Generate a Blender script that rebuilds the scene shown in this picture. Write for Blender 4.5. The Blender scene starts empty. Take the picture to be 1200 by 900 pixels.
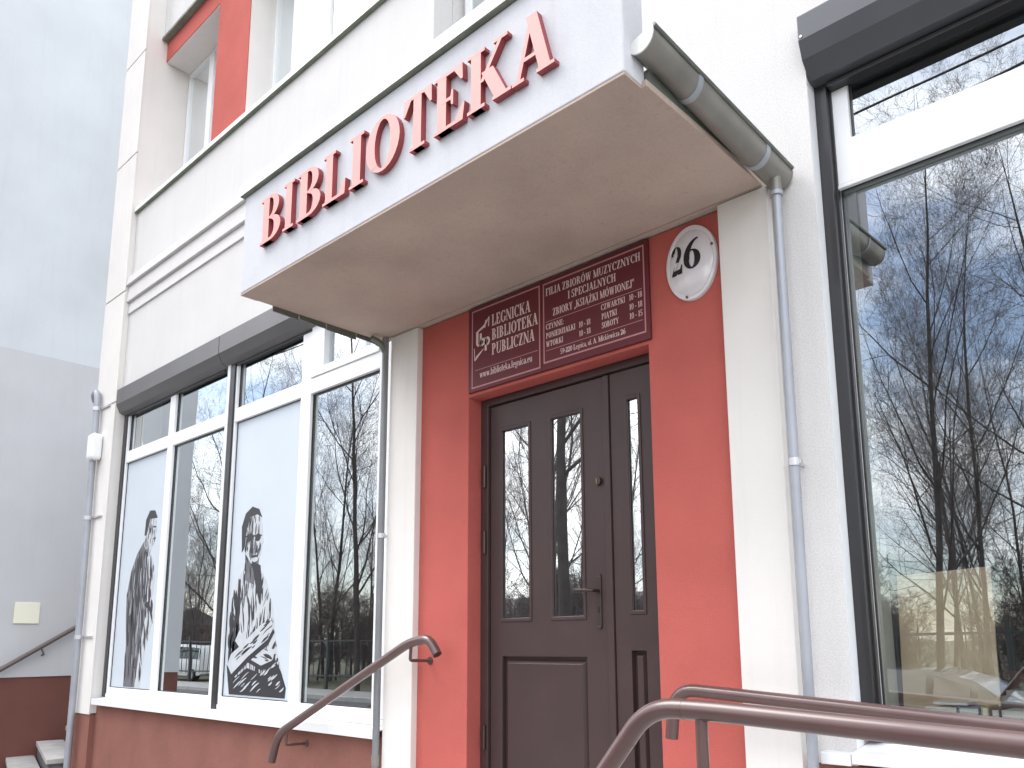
import bpy, math, random
from math import sin, cos, pi, radians
from mathutils import Vector, Matrix

# ------------------------------------------------------------------ camera, sky, sun, exposure
S = bpy.context.scene
COL = S.collection
cam_d = bpy.data.cameras.new("camera")
cam = bpy.data.objects.new("camera", cam_d)
COL.objects.link(cam)
cam_d.sensor_width = 36.0
cam_d.lens = 28.508
cam_d.shift_x = -0.01314
cam_d.shift_y = 0.11034
cam_d.clip_start = 0.05
cam_d.clip_end = 2000
r_ = Vector((0.73453565, 0.67853942, -0.00645174))
u_ = Vector((0.12379433, -0.12465001, 0.98444773))
f_ = Vector((-0.66718239, 0.72391065, 0.17555921))
m = Matrix.Identity(4)
for i in range(3):
    m[i][0], m[i][1], m[i][2] = r_[i], u_[i], -f_[i]
m.translation = Vector((0, -3.05, 1.6))
cam.matrix_world = m
S.camera = cam

SUN_EL, SUN_AZ = radians(53), radians(238)      # azimuth clockwise from +y (north); light comes from front left
world = bpy.data.worlds.new("World")
S.world = world
world.use_nodes = True
wn, wl = world.node_tree.nodes, world.node_tree.links
wn.clear()
w_out = wn.new("ShaderNodeOutputWorld")
w_bg = wn.new("ShaderNodeBackground")
w_bg.inputs["Strength"].default_value = 0.15
w_sky = wn.new("ShaderNodeTexSky")
w_sky.sky_type = 'NISHITA'
w_sky.sun_disc = False
w_sky.sun_elevation = SUN_EL
w_sky.sun_rotation = SUN_AZ
w_sky.air_density = 1.0
w_sky.dust_density = 0.8
w_sky.ozone_density = 1.2
w_tc = wn.new("ShaderNodeTexCoord")
w_map = wn.new("ShaderNodeMapping")
w_map.inputs["Scale"].default_value = (1.5, 1.5, 4.0)
w_n = wn.new("ShaderNodeTexNoise")
w_n.inputs["Scale"].default_value = 1.7
w_n.inputs["Detail"].default_value = 7
w_n.inputs["Roughness"].default_value = 0.55
w_r = wn.new("ShaderNodeValToRGB")
w_r.color_ramp.elements[0].position = 0.38
w_r.color_ramp.elements[0].color = (0.05, 0.05, 0.05, 1)
w_r.color_ramp.elements[1].position = 0.62
w_r.color_ramp.elements[1].color = (0.86, 0.86, 0.86, 1)
w_mix = wn.new("ShaderNodeMix")
w_mix.data_type = 'RGBA'
w_mix.inputs[7].default_value = (15.8, 15.3, 14.9, 1)       # bright thin cloud
wl.new(w_tc.outputs["Generated"], w_map.inputs["Vector"])
wl.new(w_map.outputs["Vector"], w_n.inputs["Vector"])
wl.new(w_n.outputs["Fac"], w_r.inputs["Fac"])
wl.new(w_r.outputs["Color"], w_mix.inputs[0])
wl.new(w_sky.outputs["Color"], w_mix.inputs[6])
# overcast skies are brighter overhead than at the horizon
w_sep = wn.new("ShaderNodeSeparateXYZ")
w_el = wn.new("ShaderNodeMapRange")
w_el.inputs["From Min"].default_value = 0.0; w_el.inputs["From Max"].default_value = 1.0
w_el.inputs["To Min"].default_value = 0.72; w_el.inputs["To Max"].default_value = 1.6
wl.new(w_tc.outputs["Generated"], w_sep.inputs[0]); wl.new(w_sep.outputs["Z"], w_el.inputs["Value"])
w_mul = wn.new("ShaderNodeVectorMath"); w_mul.operation = 'SCALE'
wl.new(w_mix.outputs[2], w_mul.inputs[0]); wl.new(w_el.outputs["Result"], w_mul.inputs["Scale"])
wl.new(w_mul.outputs["Vector"], w_bg.inputs["Color"])
wl.new(w_bg.outputs["Background"], w_out.inputs["Surface"])

sun_d = bpy.data.lights.new("sun", 'SUN')
sun_d.energy = 1.15
sun_d.angle = radians(30)
sun_d.color = (1.0, 0.96, 0.9)
sun = bpy.data.objects.new("sun", sun_d)
COL.objects.link(sun)
sd = Vector((sin(SUN_AZ) * cos(SUN_EL), cos(SUN_AZ) * cos(SUN_EL), sin(SUN_EL)))   # towards the sun
sun.rotation_euler = (-sd).to_track_quat('-Z', 'Y').to_euler()

S.view_settings.view_transform = 'Standard'
S.view_settings.look = 'None'
S.view_settings.gamma = 1.0
S.view_settings.exposure = 0.77

# ------------------------------------------------------------------ helpers
class MB:
    """collects vertices and faces of one mesh, in world coordinates"""
    def __init__(self):
        self.v, self.f = [], []
    def add(self, vs, fs):
        n = len(self.v)
        self.v += [tuple(p) for p in vs]
        self.f += [tuple(i + n for i in q) for q in fs]
        return self
    def box(self, x0, x1, y0, y1, z0, z1):
        return self.add([(x0, y0, z0), (x1, y0, z0), (x1, y1, z0), (x0, y1, z0),
                         (x0, y0, z1), (x1, y0, z1), (x1, y1, z1), (x0, y1, z1)],
                        [(0, 3, 2, 1), (4, 5, 6, 7), (0, 1, 5, 4), (1, 2, 6, 5), (2, 3, 7, 6), (3, 0, 4, 7)])
    def prism_x(self, prof, x0, x1):
        """profile of (y, z), counter-clockwise seen from +x, drawn out along x"""
        n = len(prof)
        vs = [(x0, y, z) for y, z in prof] + [(x1, y, z) for y, z in prof]
        fs = [tuple(range(n))[::-1], tuple(range(n, 2 * n))]
        fs += [(i, (i + 1) % n, n + (i + 1) % n, n + i) for i in range(n)]
        return self.add(vs, fs)
    def prism_y(self, poly, y0, y1):
        """polygon of (x, z) seen from the front (-y), counter-clockwise, thickness y0 (front) to y1"""
        n = len(poly)
        vs = [(x, y0, z) for x, z in poly] + [(x, y1, z) for x, z in poly]
        fs = [tuple(range(n)), tuple(range(n, 2 * n))[::-1]]
        fs += [((i + 1) % n, i, n + i, n + (i + 1) % n) for i in range(n)]
        return self.add(vs, fs)
    def prism_z(self, poly, z0, z1):
        n = len(poly)
        vs = [(x, y, z0) for x, y in poly] + [(x, y, z1) for x, y in poly]
        fs = [tuple(range(n))[::-1], tuple(range(n, 2 * n))]
        fs += [(i, (i + 1) % n, n + (i + 1) % n, n + i) for i in range(n)]
        return self.add(vs, fs)
    def panel(self, x0, x1, z0, z1, holes, y0, y1):
        """slab x0..x1 by z0..z1 with rectangular holes (hx0, hx1, hz0, hz1), front y0, back y1"""
        xs = sorted({x0, x1, *[h[0] for h in holes], *[h[1] for h in holes]})
        zs = sorted({z0, z1, *[h[2] for h in holes], *[h[3] for h in holes]})
        xs = [x for x in xs if x0 <= x <= x1]; zs = [z for z in zs if z0 <= z <= z1]
        def full(i, j):
            if not (0 <= i < len(xs) - 1 and 0 <= j < len(zs) - 1): return False
            cx, cz = (xs[i] + xs[i + 1]) / 2, (zs[j] + zs[j + 1]) / 2
            return not any(h[0] < cx < h[1] and h[2] < cz < h[3] for h in holes)
        idx = {}
        def V(i, j, k):
            if (i, j, k) not in idx:
                idx[(i, j, k)] = len(self.v); self.v.append((xs[i], y1 if k else y0, zs[j]))
            return idx[(i, j, k)]
        for i in range(len(xs) - 1):
            for j in range(len(zs) - 1):
                if not full(i, j): continue
                self.f.append((V(i, j, 0), V(i + 1, j, 0), V(i + 1, j + 1, 0), V(i, j + 1, 0)))
                self.f.append((V(i, j, 1), V(i, j + 1, 1), V(i + 1, j + 1, 1), V(i + 1, j, 1)))
                if not full(i - 1, j): self.f.append((V(i, j, 0), V(i, j + 1, 0), V(i, j + 1, 1), V(i, j, 1)))
                if not full(i + 1, j): self.f.append((V(i + 1, j, 0), V(i + 1, j, 1), V(i + 1, j + 1, 1), V(i + 1, j + 1, 0)))
                if not full(i, j - 1): self.f.append((V(i, j, 0), V(i, j, 1), V(i + 1, j, 1), V(i + 1, j, 0)))
                if not full(i, j + 1): self.f.append((V(i, j + 1, 0), V(i + 1, j + 1, 0), V(i + 1, j + 1, 1), V(i, j + 1, 1)))
        return self
    def tube(self, pts, r, sides=12, caps=True, r1=None):
        pts = [Vector(p) for p in pts]
        n = len(pts)
        t0 = (pts[1] - pts[0]).normalized()
        ref = Vector((0, 0, 1)) if abs(t0.z) < 0.9 else Vector((1, 0, 0))
        a = t0.cross(ref).normalized()
        rings, base = [], len(self.v)
        for i, p in enumerate(pts):
            t = ((pts[min(i + 1, n - 1)] - pts[max(i - 1, 0)])).normalized()
            a = (a - t * a.dot(t)).normalized()
            b = t.cross(a)
            rr = r if r1 is None else r + (r1 - r) * i / (n - 1)
            for k in range(sides):
                w = 2 * pi * k / sides
                self.v.append(tuple(p + (a * cos(w) + b * sin(w)) * rr))
        for i in range(n - 1):
            for k in range(sides):
                k2 = (k + 1) % sides
                self.f.append((base + i * sides + k, base + i * sides + k2, base + (i + 1) * sides + k2, base + (i + 1) * sides + k))
        if caps:
            self.f.append(tuple(base + k for k in range(sides))[::-1])
            self.f.append(tuple(base + (n - 1) * sides + k for k in range(sides)))
        return self

def rounded(pts, rad, n=5):
    """polyline with its inner corners rounded"""
    pts = [Vector(p) for p in pts]
    out = [pts[0]]
    for i in range(1, len(pts) - 1):
        p = pts[i]; a = (pts[i - 1] - p); b = (pts[i + 1] - p)
        d = min(rad, a.length * .49, b.length * .49)
        A, B = p + a.normalized() * d, p + b.normalized() * d
        for k in range(n + 1):
            t = k / n
            out.append(A * (1 - t) ** 2 + p * 2 * t * (1 - t) + B * t * t)
    out.append(pts[-1])
    return out

def wloc(o):
    p = Vector((0, 0, 0))
    while o is not None:
        p += o.location; o = o.parent
    return p

def obj(name, mb, mat, parent=None, bevel=0, smooth=False, at=None):
    me = bpy.data.meshes.new(name)
    off = Vector((0, 0, 0)) if at is None else Vector(at)
    pl = wloc(parent) if parent else Vector((0, 0, 0))
    org = pl if at is None else off
    me.from_pydata([tuple(Vector(v) - org) for v in mb.v], [], mb.f)
    me.materials.append(mat)
    o = bpy.data.objects.new(name, me)
    COL.objects.link(o)
    o.parent = parent
    o.location = org - pl
    if smooth:
        me.polygons.foreach_set("use_smooth", [True] * len(me.polygons))
        md = o.modifiers.new("split", 'EDGE_SPLIT'); md.split_angle = radians(38)
    if bevel:
        md = o.modifiers.new("bevel", 'BEVEL'); md.width = bevel; md.segments = 2
        md.limit_method = 'ANGLE'; md.angle_limit = radians(40)
    return o

def thing(name, label, cat, loc=(0, 0, 0), group=None):
    o = bpy.data.objects.new(name, None)
    o.empty_display_size = 0.1
    COL.objects.link(o); o.location = loc
    return tag(o, label, cat, group)

def tag(o, label, cat, group=None):
    o["label"] = label; o["category"] = cat
    if group: o["group"] = group
    return o

def struct(name, mb, mat):
    o = obj(name, mb, mat); o["kind"] = "structure"; return o

def copy_tree(o, parent=None):
    c = o.copy(); COL.objects.link(c); c.parent = parent
    for ch in list(o.children): copy_tree(ch, c)
    return c

# ------------------------------------------------------------------ materials
def mat(name, col, rough=0.6, metal=0.0, var=0.06, vscale=3.0, bump=0.0, bscale=300.0, spec=0.5,
        streak=0.0, streak_col=(0.25, 0.24, 0.22), coat=0.0, spots=0.0, bdist=0.002, grain=0.0):
    ma = bpy.data.materials.new(name); ma.use_nodes = True
    N, L = ma.node_tree.nodes, ma.node_tree.links
    b = N["Principled BSDF"]
    b.inputs["Roughness"].default_value = rough
    b.inputs["Metallic"].default_value = metal
    b.inputs["Specular IOR Level"].default_value = spec
    b.inputs["Coat Weight"].default_value = coat
    tc = N.new("ShaderNodeTexCoord")
    n1 = N.new("ShaderNodeTexNoise"); n1.inputs["Scale"].default_value = vscale; n1.inputs["Detail"].default_value = 6
    L.new(tc.outputs["Object"], n1.inputs["Vector"])
    mr = N.new("ShaderNodeMapRange")
    mr.inputs["From Min"].default_value = 0.3; mr.inputs["From Max"].default_value = 0.7
    mr.inputs["To Min"].default_value = 1 - var; mr.inputs["To Max"].default_value = 1 + var
    L.new(n1.outputs["Fac"], mr.inputs["Value"])
    mul = N.new("ShaderNodeVectorMath"); mul.operation = 'SCALE'
    mul.inputs[0].default_value = col[:3]
    L.new(mr.outputs["Result"], mul.inputs["Scale"])
    last = mul.outputs["Vector"]
    if streak:
        mp = N.new("ShaderNodeMapping"); mp.inputs["Scale"].default_value = (9, 9, 0.7)
        n2 = N.new("ShaderNodeTexNoise"); n2.inputs["Scale"].default_value = 1.3; n2.inputs["Detail"].default_value = 8
        n2.inputs["Roughness"].default_value = 0.65
        L.new(tc.outputs["Object"], mp.inputs["Vector"]); L.new(mp.outputs["Vector"], n2.inputs["Vector"])
        m2 = N.new("ShaderNodeMapRange")
        m2.inputs["From Min"].default_value = 0.52; m2.inputs["From Max"].default_value = 0.8
        m2.inputs["To Max"].default_value = streak
        L.new(n2.outputs["Fac"], m2.inputs["Value"])
        mx = N.new("ShaderNodeMix"); mx.data_type = 'RGBA'
        mx.inputs[7].default_value = (*streak_col, 1)
        L.new(m2.outputs["Result"], mx.inputs[0]); L.new(last, mx.inputs[6])
        last = mx.outputs[2]
    if spots:
        n3 = N.new("ShaderNodeTexNoise"); n3.inputs["Scale"].default_value = 26; n3.inputs["Detail"].default_value = 9
        n3.inputs["Roughness"].default_value = 0.7
        L.new(tc.outputs["Object"], n3.inputs["Vector"])
        m3 = N.new("ShaderNodeMapRange")
        m3.inputs["From Min"].default_value = 0.56; m3.inputs["From Max"].default_value = 0.75
        m3.inputs["To Max"].default_value = spots
        L.new(n3.outputs["Fac"], m3.inputs["Value"])
        mx = N.new("ShaderNodeMix"); mx.data_type = 'RGBA'
        mx.inputs[7].default_value = (col[0] * .55, col[1] * .55, col[2] * .55, 1)
        L.new(m3.outputs["Result"], mx.inputs[0]); L.new(last, mx.inputs[6])
        last = mx.outputs[2]
    if grain:                                              # fine pebble-dash speckle
        n4 = N.new("ShaderNodeTexNoise"); n4.inputs["Scale"].default_value = 150; n4.inputs["Detail"].default_value = 4
        n4.inputs["Roughness"].default_value = 0.8
        L.new(tc.outputs["Object"], n4.inputs["Vector"])
        m4 = N.new("ShaderNodeMapRange")
        m4.inputs["From Min"].default_value = 0.35; m4.inputs["From Max"].default_value = 0.65
        m4.inputs["To Min"].default_value = 1 - grain; m4.inputs["To Max"].default_value = 1 + grain * .6
        L.new(n4.outputs["Fac"], m4.inputs["Value"])
        v4 = N.new("ShaderNodeVectorMath"); v4.operation = 'SCALE'
        L.new(last, v4.inputs[0]); L.new(m4.outputs["Result"], v4.inputs["Scale"])
        last = v4.outputs["Vector"]
    L.new(last, b.inputs["Base Color"])
    if bump:
        nb = N.new("ShaderNodeTexNoise"); nb.inputs["Scale"].default_value = bscale; nb.inputs["Detail"].default_value = 3
        L.new(tc.outputs["Object"], nb.inputs["Vector"])
        bp = N.new("ShaderNodeBump"); bp.inputs["Strength"].default_value = bump; bp.inputs["Distance"].default_value = bdist
        L.new(nb.outputs["Fac"], bp.inputs["Height"])
        L.new(bp.outputs["Normal"], b.inputs["Normal"])
    return ma

M = {}
M['white'] = mat("white_plaster", (0.69, 0.678, 0.67), 0.9, var=0.035, vscale=1.4, grain=0.15, bump=0.8, bscale=210, spec=0.15, streak=0.10, spots=0.10)
M['pilaster'] = mat("smooth_plaster", (0.76, 0.735, 0.705), 0.85, var=0.03, vscale=2.2, bump=0.3, bscale=160, spec=0.15, streak=0.10, spots=0.06)
M['fascia'] = mat("fascia_plaster", (0.62, 0.63, 0.665), 0.88, grain=0.06, var=0.05, vscale=3, bump=0.35, bscale=150, spec=0.15, streak=0.14, spots=0.12)
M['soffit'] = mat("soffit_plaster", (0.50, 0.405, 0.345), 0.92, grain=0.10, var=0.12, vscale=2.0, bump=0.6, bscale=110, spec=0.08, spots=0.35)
M['red'] = mat("red_plaster", (0.50, 0.125, 0.106), 0.88, grain=0.10, var=0.08, vscale=2.4, bump=0.6, bscale=190, spec=0.12, spots=0.12)
M['plinth'] = mat("brick_red_plaster", (0.26, 0.118, 0.095), 0.9, grain=0.12, var=0.09, vscale=3, bump=0.6, bscale=170, spec=0.1, streak=0.18, streak_col=(0.16, 0.09, 0.08), spots=0.2)
M['oldplinth'] = mat("dull_brown_plaster", (0.17, 0.075, 0.062), 0.9, var=0.12, vscale=2, bump=0.5, bscale=150, spec=0.1, spots=0.2)
M['greywall'] = mat("weathered_pale_plaster", (0.585, 0.62, 0.65), 0.92, var=0.06, vscale=1.1, bump=0.4, bscale=120, spec=0.1, streak=0.12, streak_col=(0.33, 0.35, 0.37), spots=0.15)
M['greypaint'] = mat("grey_painted_plaster", (0.53, 0.54, 0.56), 0.9, grain=0.08, var=0.05, vscale=1.3, bump=0.4, bscale=120, spec=0.1, streak=0.1, streak_col=(0.3, 0.31, 0.33), spots=0.1)
M['pvc'] = mat("white_window_plastic", (0.86, 0.87, 0.88), 0.28, var=0.015, spec=0.5, streak=0.05)
M['sill'] = mat("white_painted_metal", (0.84, 0.86, 0.88), 0.35, var=0.03, spec=0.5, streak=0.1)
M['film'] = mat("frosted_white_film", (0.57, 0.63, 0.69), 0.35, var=0.02, spec=0.4)
M['dark'] = mat("anthracite_metal", (0.022, 0.021, 0.023), 0.38, metal=0.0, var=0.05, spec=0.5, coat=0.15)
M['rbox'] = mat('dark_shutter_metal', (0.065, 0.068, 0.078), 0.34, var=0.05, spec=0.5, coat=0.2)
M['box'] = mat("grey_shutter_metal", (0.135, 0.13, 0.132), 0.36, metal=0.25, var=0.06, spec=0.5, streak=0.12, streak_col=(0.1, 0.1, 0.1))
M['alu'] = mat("brushed_aluminium", (0.6, 0.6, 0.62), 0.38, metal=0.7, var=0.05)
M['zinc'] = mat("weathered_zinc", (0.25, 0.24, 0.215), 0.5, metal=0.45, var=0.16, vscale=6, bump=0.1, bscale=60, streak=0.25, streak_col=(0.14, 0.15, 0.14))
M['zincold_slabshade'] = mat("darkened_zinc_and_slab_shade", (0.17, 0.185, 0.16), 0.5, metal=0.5, var=0.2, vscale=9, spots=0.3)
M['zinclight'] = mat("bright_zinc", (0.72, 0.73, 0.70), 0.45, metal=0.3, var=0.08, vscale=8)
M['pipe'] = mat("grey_painted_pipe", (0.36, 0.38, 0.42), 0.42, metal=0.25, var=0.08, vscale=5, streak=0.15, streak_col=(0.2, 0.2, 0.22))
M['pipedark'] = mat('dull_zinc_pipe', (0.24, 0.25, 0.265), 0.45, metal=0.3, var=0.1, vscale=5, streak=0.2, streak_col=(0.12, 0.12, 0.13))
M['flash'] = mat("pale_sheet_metal", (0.80, 0.82, 0.82), 0.4, metal=0.1, var=0.05, vscale=5)
M['flashunder'] = mat("dark_green_sheet_edge", (0.20, 0.23, 0.18), 0.7, var=0.2, vscale=12)  # dark green tone for the underside edges of the sheet metal
M['door'] = mat("brown_painted_wood", (0.060, 0.036, 0.035), 0.42, var=0.10, vscale=4, bump=0.12, bscale=70, spec=0.4, spots=0.1)
M['bronze'] = mat("dark_bronze", (0.075, 0.055, 0.05), 0.35, metal=0.6, var=0.08)
M['brass'] = mat("aged_brass", (0.22, 0.16, 0.09), 0.4, metal=0.8, var=0.1)
M['rail'] = mat("brown_painted_steel", (0.105, 0.058, 0.054), 0.30, var=0.10, vscale=8, spec=0.6, coat=0.35, bump=0.04, bscale=40, bdist=0.004)
M['rail2'] = mat("grey_brown_steel", (0.12, 0.095, 0.09), 0.45, var=0.1)
M['sign'] = mat("maroon_sign_enamel", (0.125, 0.018, 0.026), 0.45, var=0.04, spec=0.4)
M['signtext'] = mat("pale_pink_lettering", (0.72, 0.55, 0.53), 0.5, var=0.02)
M['signline'] = mat("pink_border_line", (0.52, 0.24, 0.24), 0.5, var=0.02)
M['letter'] = mat("red_letter_paint", (0.80, 0.33, 0.30), 0.5, var=0.05, spec=0.4, spots=0.08)
M['lettershade'] = mat("red_letter_side_shade", (0.30, 0.055, 0.06), 0.55, var=0.06)
M['enamel'] = mat("white_enamel", (0.72, 0.70, 0.73), 0.16, var=0.02, spec=0.6, coat=0.5)
M['black'] = mat("black_enamel", (0.012, 0.012, 0.016), 0.3, var=0.02)
M['plaque'] = mat("cream_plastic", (0.80, 0.79, 0.66), 0.5, var=0.03)
M['meter'] = mat("white_plastic_box", (0.84, 0.86, 0.86), 0.4, var=0.02)
M['concrete'] = mat("worn_concrete", (0.42, 0.41, 0.39), 0.9, var=0.15, vscale=7, bump=0.6, bscale=90, spots=0.35)
M['stepside'] = mat('dark_stone', (0.14, 0.135, 0.14), 0.9, var=0.3, vscale=14, bump=0.6, bscale=60, spots=0.5)
M['paving'] = mat("pavement_concrete", (0.25, 0.245, 0.235), 0.9, var=0.12, vscale=4, bump=0.5, bscale=60)
M['asphalt'] = mat("asphalt", (0.055, 0.055, 0.058), 0.85, var=0.15, vscale=3, bump=0.5, bscale=150)
M['grass'] = mat("winter_grass", (0.07, 0.068, 0.04), 0.95, var=0.3, vscale=1.2, bump=0.8, bscale=20)
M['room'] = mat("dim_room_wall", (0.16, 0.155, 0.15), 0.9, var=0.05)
M['reveal'] = mat("inner_reveal_paint", (0.62, 0.66, 0.64), 0.8, var=0.03)
M['board'] = mat("unpainted_fibreboard", (0.74, 0.575, 0.40), 0.8, var=0.07, vscale=9, bump=0.2, bscale=200)
M['shelf'] = mat("brown_shelf_wood", (0.12, 0.06, 0.04), 0.55, var=0.1)
M['paper'] = mat("white_paper", (0.75, 0.74, 0.70), 0.8, var=0.03)
M['blind'] = mat("pale_blind_fabric", (0.72, 0.74, 0.78), 0.8, var=0.03)
M['bark'] = mat("dark_bark", (0.055, 0.045, 0.042), 0.9, var=0.25, vscale=4, bump=0.7, bscale=30, bdist=0.02)
M['twig'] = mat("twig_bark", (0.11, 0.088, 0.085), 0.9, var=0.2, vscale=2)
M['fence'] = mat("fence_metal", (0.05, 0.055, 0.055), 0.5, var=0.1)
M['cable'] = mat("black_cable", (0.02, 0.02, 0.022), 0.6, var=0.05)
M['pole'] = mat("concrete_pole", (0.35, 0.34, 0.32), 0.9, var=0.1)
M['carwhite'] = mat("white_car_paint", (0.78, 0.79, 0.80), 0.2, var=0.01, coat=0.8)
M['carsilver'] = mat("silver_car_paint", (0.52, 0.53, 0.54), 0.22, metal=0.4, var=0.01, coat=0.8)
M['carglass'] = mat("dark_car_glass", (0.012, 0.014, 0.016), 0.05, var=0.0, spec=0.9)
M['tyre'] = mat("tyre_rubber", (0.02, 0.02, 0.02), 0.8, var=0.1)
M['lamp'] = mat("headlight_plastic", (0.7, 0.72, 0.74), 0.1, var=0.0)
M['bluewall'] = mat("blue_grey_cladding", (0.16, 0.22, 0.32), 0.7, var=0.08)
M['ochre'] = mat("ochre_render", (0.30, 0.20, 0.12), 0.85, var=0.1)
M['roof'] = mat("dark_roof_sheet", (0.09, 0.08, 0.08), 0.7, var=0.12)

def glass(name, k_lo, k_hi, tint=(0.9, 0.95, 0.97), wav=0.05):
    """window glazing: coated panes that mirror the street, the rest passes through"""
    ma = bpy.data.materials.new(name); ma.use_nodes = True
    N, L = ma.node_tree.nodes, ma.node_tree.links
    N.clear()
    out = N.new("ShaderNodeOutputMaterial")
    tr = N.new("ShaderNodeBsdfTransparent"); tr.inputs["Color"].default_value = (0.94, 0.96, 0.95, 1)
    gl = N.new("ShaderNodeBsdfGlossy"); gl.inputs["Roughness"].default_value = 0.0
    gl.inputs["Color"].default_value = (*tint, 1)
    fr = N.new("ShaderNodeFresnel"); fr.inputs["IOR"].default_value = 1.6
    mr = N.new("ShaderNodeMapRange")
    mr.inputs["From Min"].default_value = 0.053; mr.inputs["From Max"].default_value = 0.20
    mr.inputs["To Min"].default_value = k_lo; mr.inputs["To Max"].default_value = k_hi
    L.new(fr.outputs["Fac"], mr.inputs["Value"])
    tc = N.new("ShaderNodeTexCoord")
    nz = N.new("ShaderNodeTexNoise"); nz.inputs["Scale"].default_value = 1.6; nz.inputs["Detail"].default_value = 1
    L.new(tc.outputs["Object"], nz.inputs["Vector"])
    bp = N.new("ShaderNodeBump"); bp.inputs["Strength"].default_value = wav; bp.inputs["Distance"].default_value = 0.02
    L.new(nz.outputs["Fac"], bp.inputs["Height"]); L.new(bp.outputs["Normal"], gl.inputs["Normal"])
    mx = N.new("ShaderNodeMixShader")
    ge = N.new("ShaderNodeNewGeometry")                    # the sheet mirrors once, on its outer face
    mm = N.new("ShaderNodeMath"); mm.operation = 'MULTIPLY_ADD'; mm.inputs[1].default_value = -1.0; mm.inputs[2].default_value = 1.0
    L.new(ge.outputs["Backfacing"], mm.inputs[0])
    m2 = N.new("ShaderNodeMath"); m2.operation = 'MULTIPLY'
    L.new(mr.outputs["Result"], m2.inputs[0]); L.new(mm.outputs["Value"], m2.inputs[1])
    L.new(m2.outputs["Value"], mx.inputs["Fac"]); L.new(tr.outputs["BSDF"], mx.inputs[1]); L.new(gl.outputs["BSDF"], mx.inputs[2])
    L.new(mx.outputs["Shader"], out.inputs["Surface"])
    return ma
M['glass'] = glass("window_glazing", 0.38, 0.85)
M['doorglass'] = glass("door_glazing", 0.68, 0.8)

def print_mat(name, lo, hi, thr, sx=30, sz=9, sh=0.0):
    """two-tone photographic print: streaky threshold between dark and light ink"""
    ma = bpy.data.materials.new(name); ma.use_nodes = True
    N, L = ma.node_tree.nodes, ma.node_tree.links
    b = N["Principled BSDF"]; b.inputs["Roughness"].default_value = 0.4
    tc = N.new("ShaderNodeTexCoord"); mp = N.new("ShaderNodeMapping")
    mp.inputs["Scale"].default_value = (sx, 1, sz); mp.inputs["Rotation"].default_value = (0, sh, 0)
    nz = N.new("ShaderNodeTexNoise"); nz.inputs["Scale"].default_value = 1.0; nz.inputs["Detail"].default_value = 4
    nz.inputs["Distortion"].default_value = 1.2
    rp = N.new("ShaderNodeValToRGB")
    rp.color_ramp.elements[0].position = thr - 0.03; rp.color_ramp.elements[0].color = (*lo, 1)
    rp.color_ramp.elements[1].position = thr + 0.05; rp.color_ramp.elements[1].color = (*hi, 1)
    L.new(tc.outputs["Object"], mp.inputs["Vector"]); L.new(mp.outputs["Vector"], nz.inputs["Vector"])
    L.new(nz.outputs["Fac"], rp.inputs["Fac"]); L.new(rp.outputs["Color"], b.inputs["Base Color"])
    return ma
INK, PALE = (0.03, 0.03, 0.035), (0.56, 0.62, 0.68)
M['ink'] = mat('black_print_ink', (0.03, 0.03, 0.036), 0.4, var=0.05)
M['inkgrey'] = mat('grey_print_ink', (0.13, 0.13, 0.145), 0.4, var=0.25, vscale=14)
M['inklight'] = mat('pale_print_ink', (0.52, 0.55, 0.58), 0.4, var=0.06, vscale=12)
M['print_dark'] = print_mat("print_dark", INK, (0.42, 0.46, 0.52), 0.64, 50, 14, 0.15)
M['print_mid'] = print_mat("print_mid", INK, PALE, 0.545, 70, 24, 0.35)
M['print_light'] = print_mat("print_light", INK, PALE, 0.505, 58, 15, -0.45)
M['print_coat'] = print_mat("print_coat", (0.075, 0.075, 0.09), (0.26, 0.28, 0.33), 0.56, 44, 9, 0.35)

# ------------------------------------------------------------------ serif lettering (hand-drawn glyphs, cap height 1)
def arc(cx, cy, rx, ry, a0, a1, n=10):
    return [(cx + rx * cos(radians(a0 + (a1 - a0) * i / n)), cy + ry * sin(radians(a0 + (a1 - a0) * i / n))) for i in range(n + 1)]
def ring(cx, cy, rx, ry, ix, iy, a0=0, a1=360, n=16):
    """band between an outer and an inner ellipse, as quads"""
    o, q = arc(cx, cy, rx, ry, a0, a1, n), arc(cx, cy, ix, iy, a0, a1, n)
    return [[o[i], o[i + 1], q[i + 1], q[i]] for i in range(n)]
def line(x0, y0, x1, y1, w):
    """slanting or level stroke of horizontal width w (vertical strokes and diagonals)"""
    return [[(x0 - w / 2, y0), (x0 + w / 2, y0), (x1 + w / 2, y1), (x1 - w / 2, y1)]]
def bar(x0, x1, y0, y1):
    return [[(x0, y0), (x1, y0), (x1, y1), (x0, y1)]]
def serif(x, y, w=.34, h=.055):
    return bar(x - w / 2, x + w / 2, y, y + h) if y < .5 else bar(x - w / 2, x + w / 2, y - h, y)
def tri(*p):
    return [list(p)]
T, t = .19, .07
def stem(x): return line(x, 0, x, 1, T) + serif(x, 0) + serif(x, 1)
def tstem(x): return line(x, 0, x, 1, t) + serif(x, 0, .24) + serif(x, 1, .24)
G = {}
G['I'] = (.42, stem(.21))
G['B'] = (.78, stem(.22) + ring(.36, .745, .26, .255, .09, .195, -90, 90, 10) + ring(.36, .265, .33, .265, .13, .2, -90, 90, 10)
          + bar(.22, .37, .94, 1) + bar(.22, .37, .49, .535) + bar(.22, .37, 0, .065))
G['L'] = (.70, stem(.21) + bar(.21, .60, 0, .06) + tri((.60, 0), (.66, 0), (.68, .30), (.64, .30), (.50, .06)))
G['O'] = (.86, ring(.43, .5, .40, .52, .19, .46, 0, 360, 28))
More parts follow.
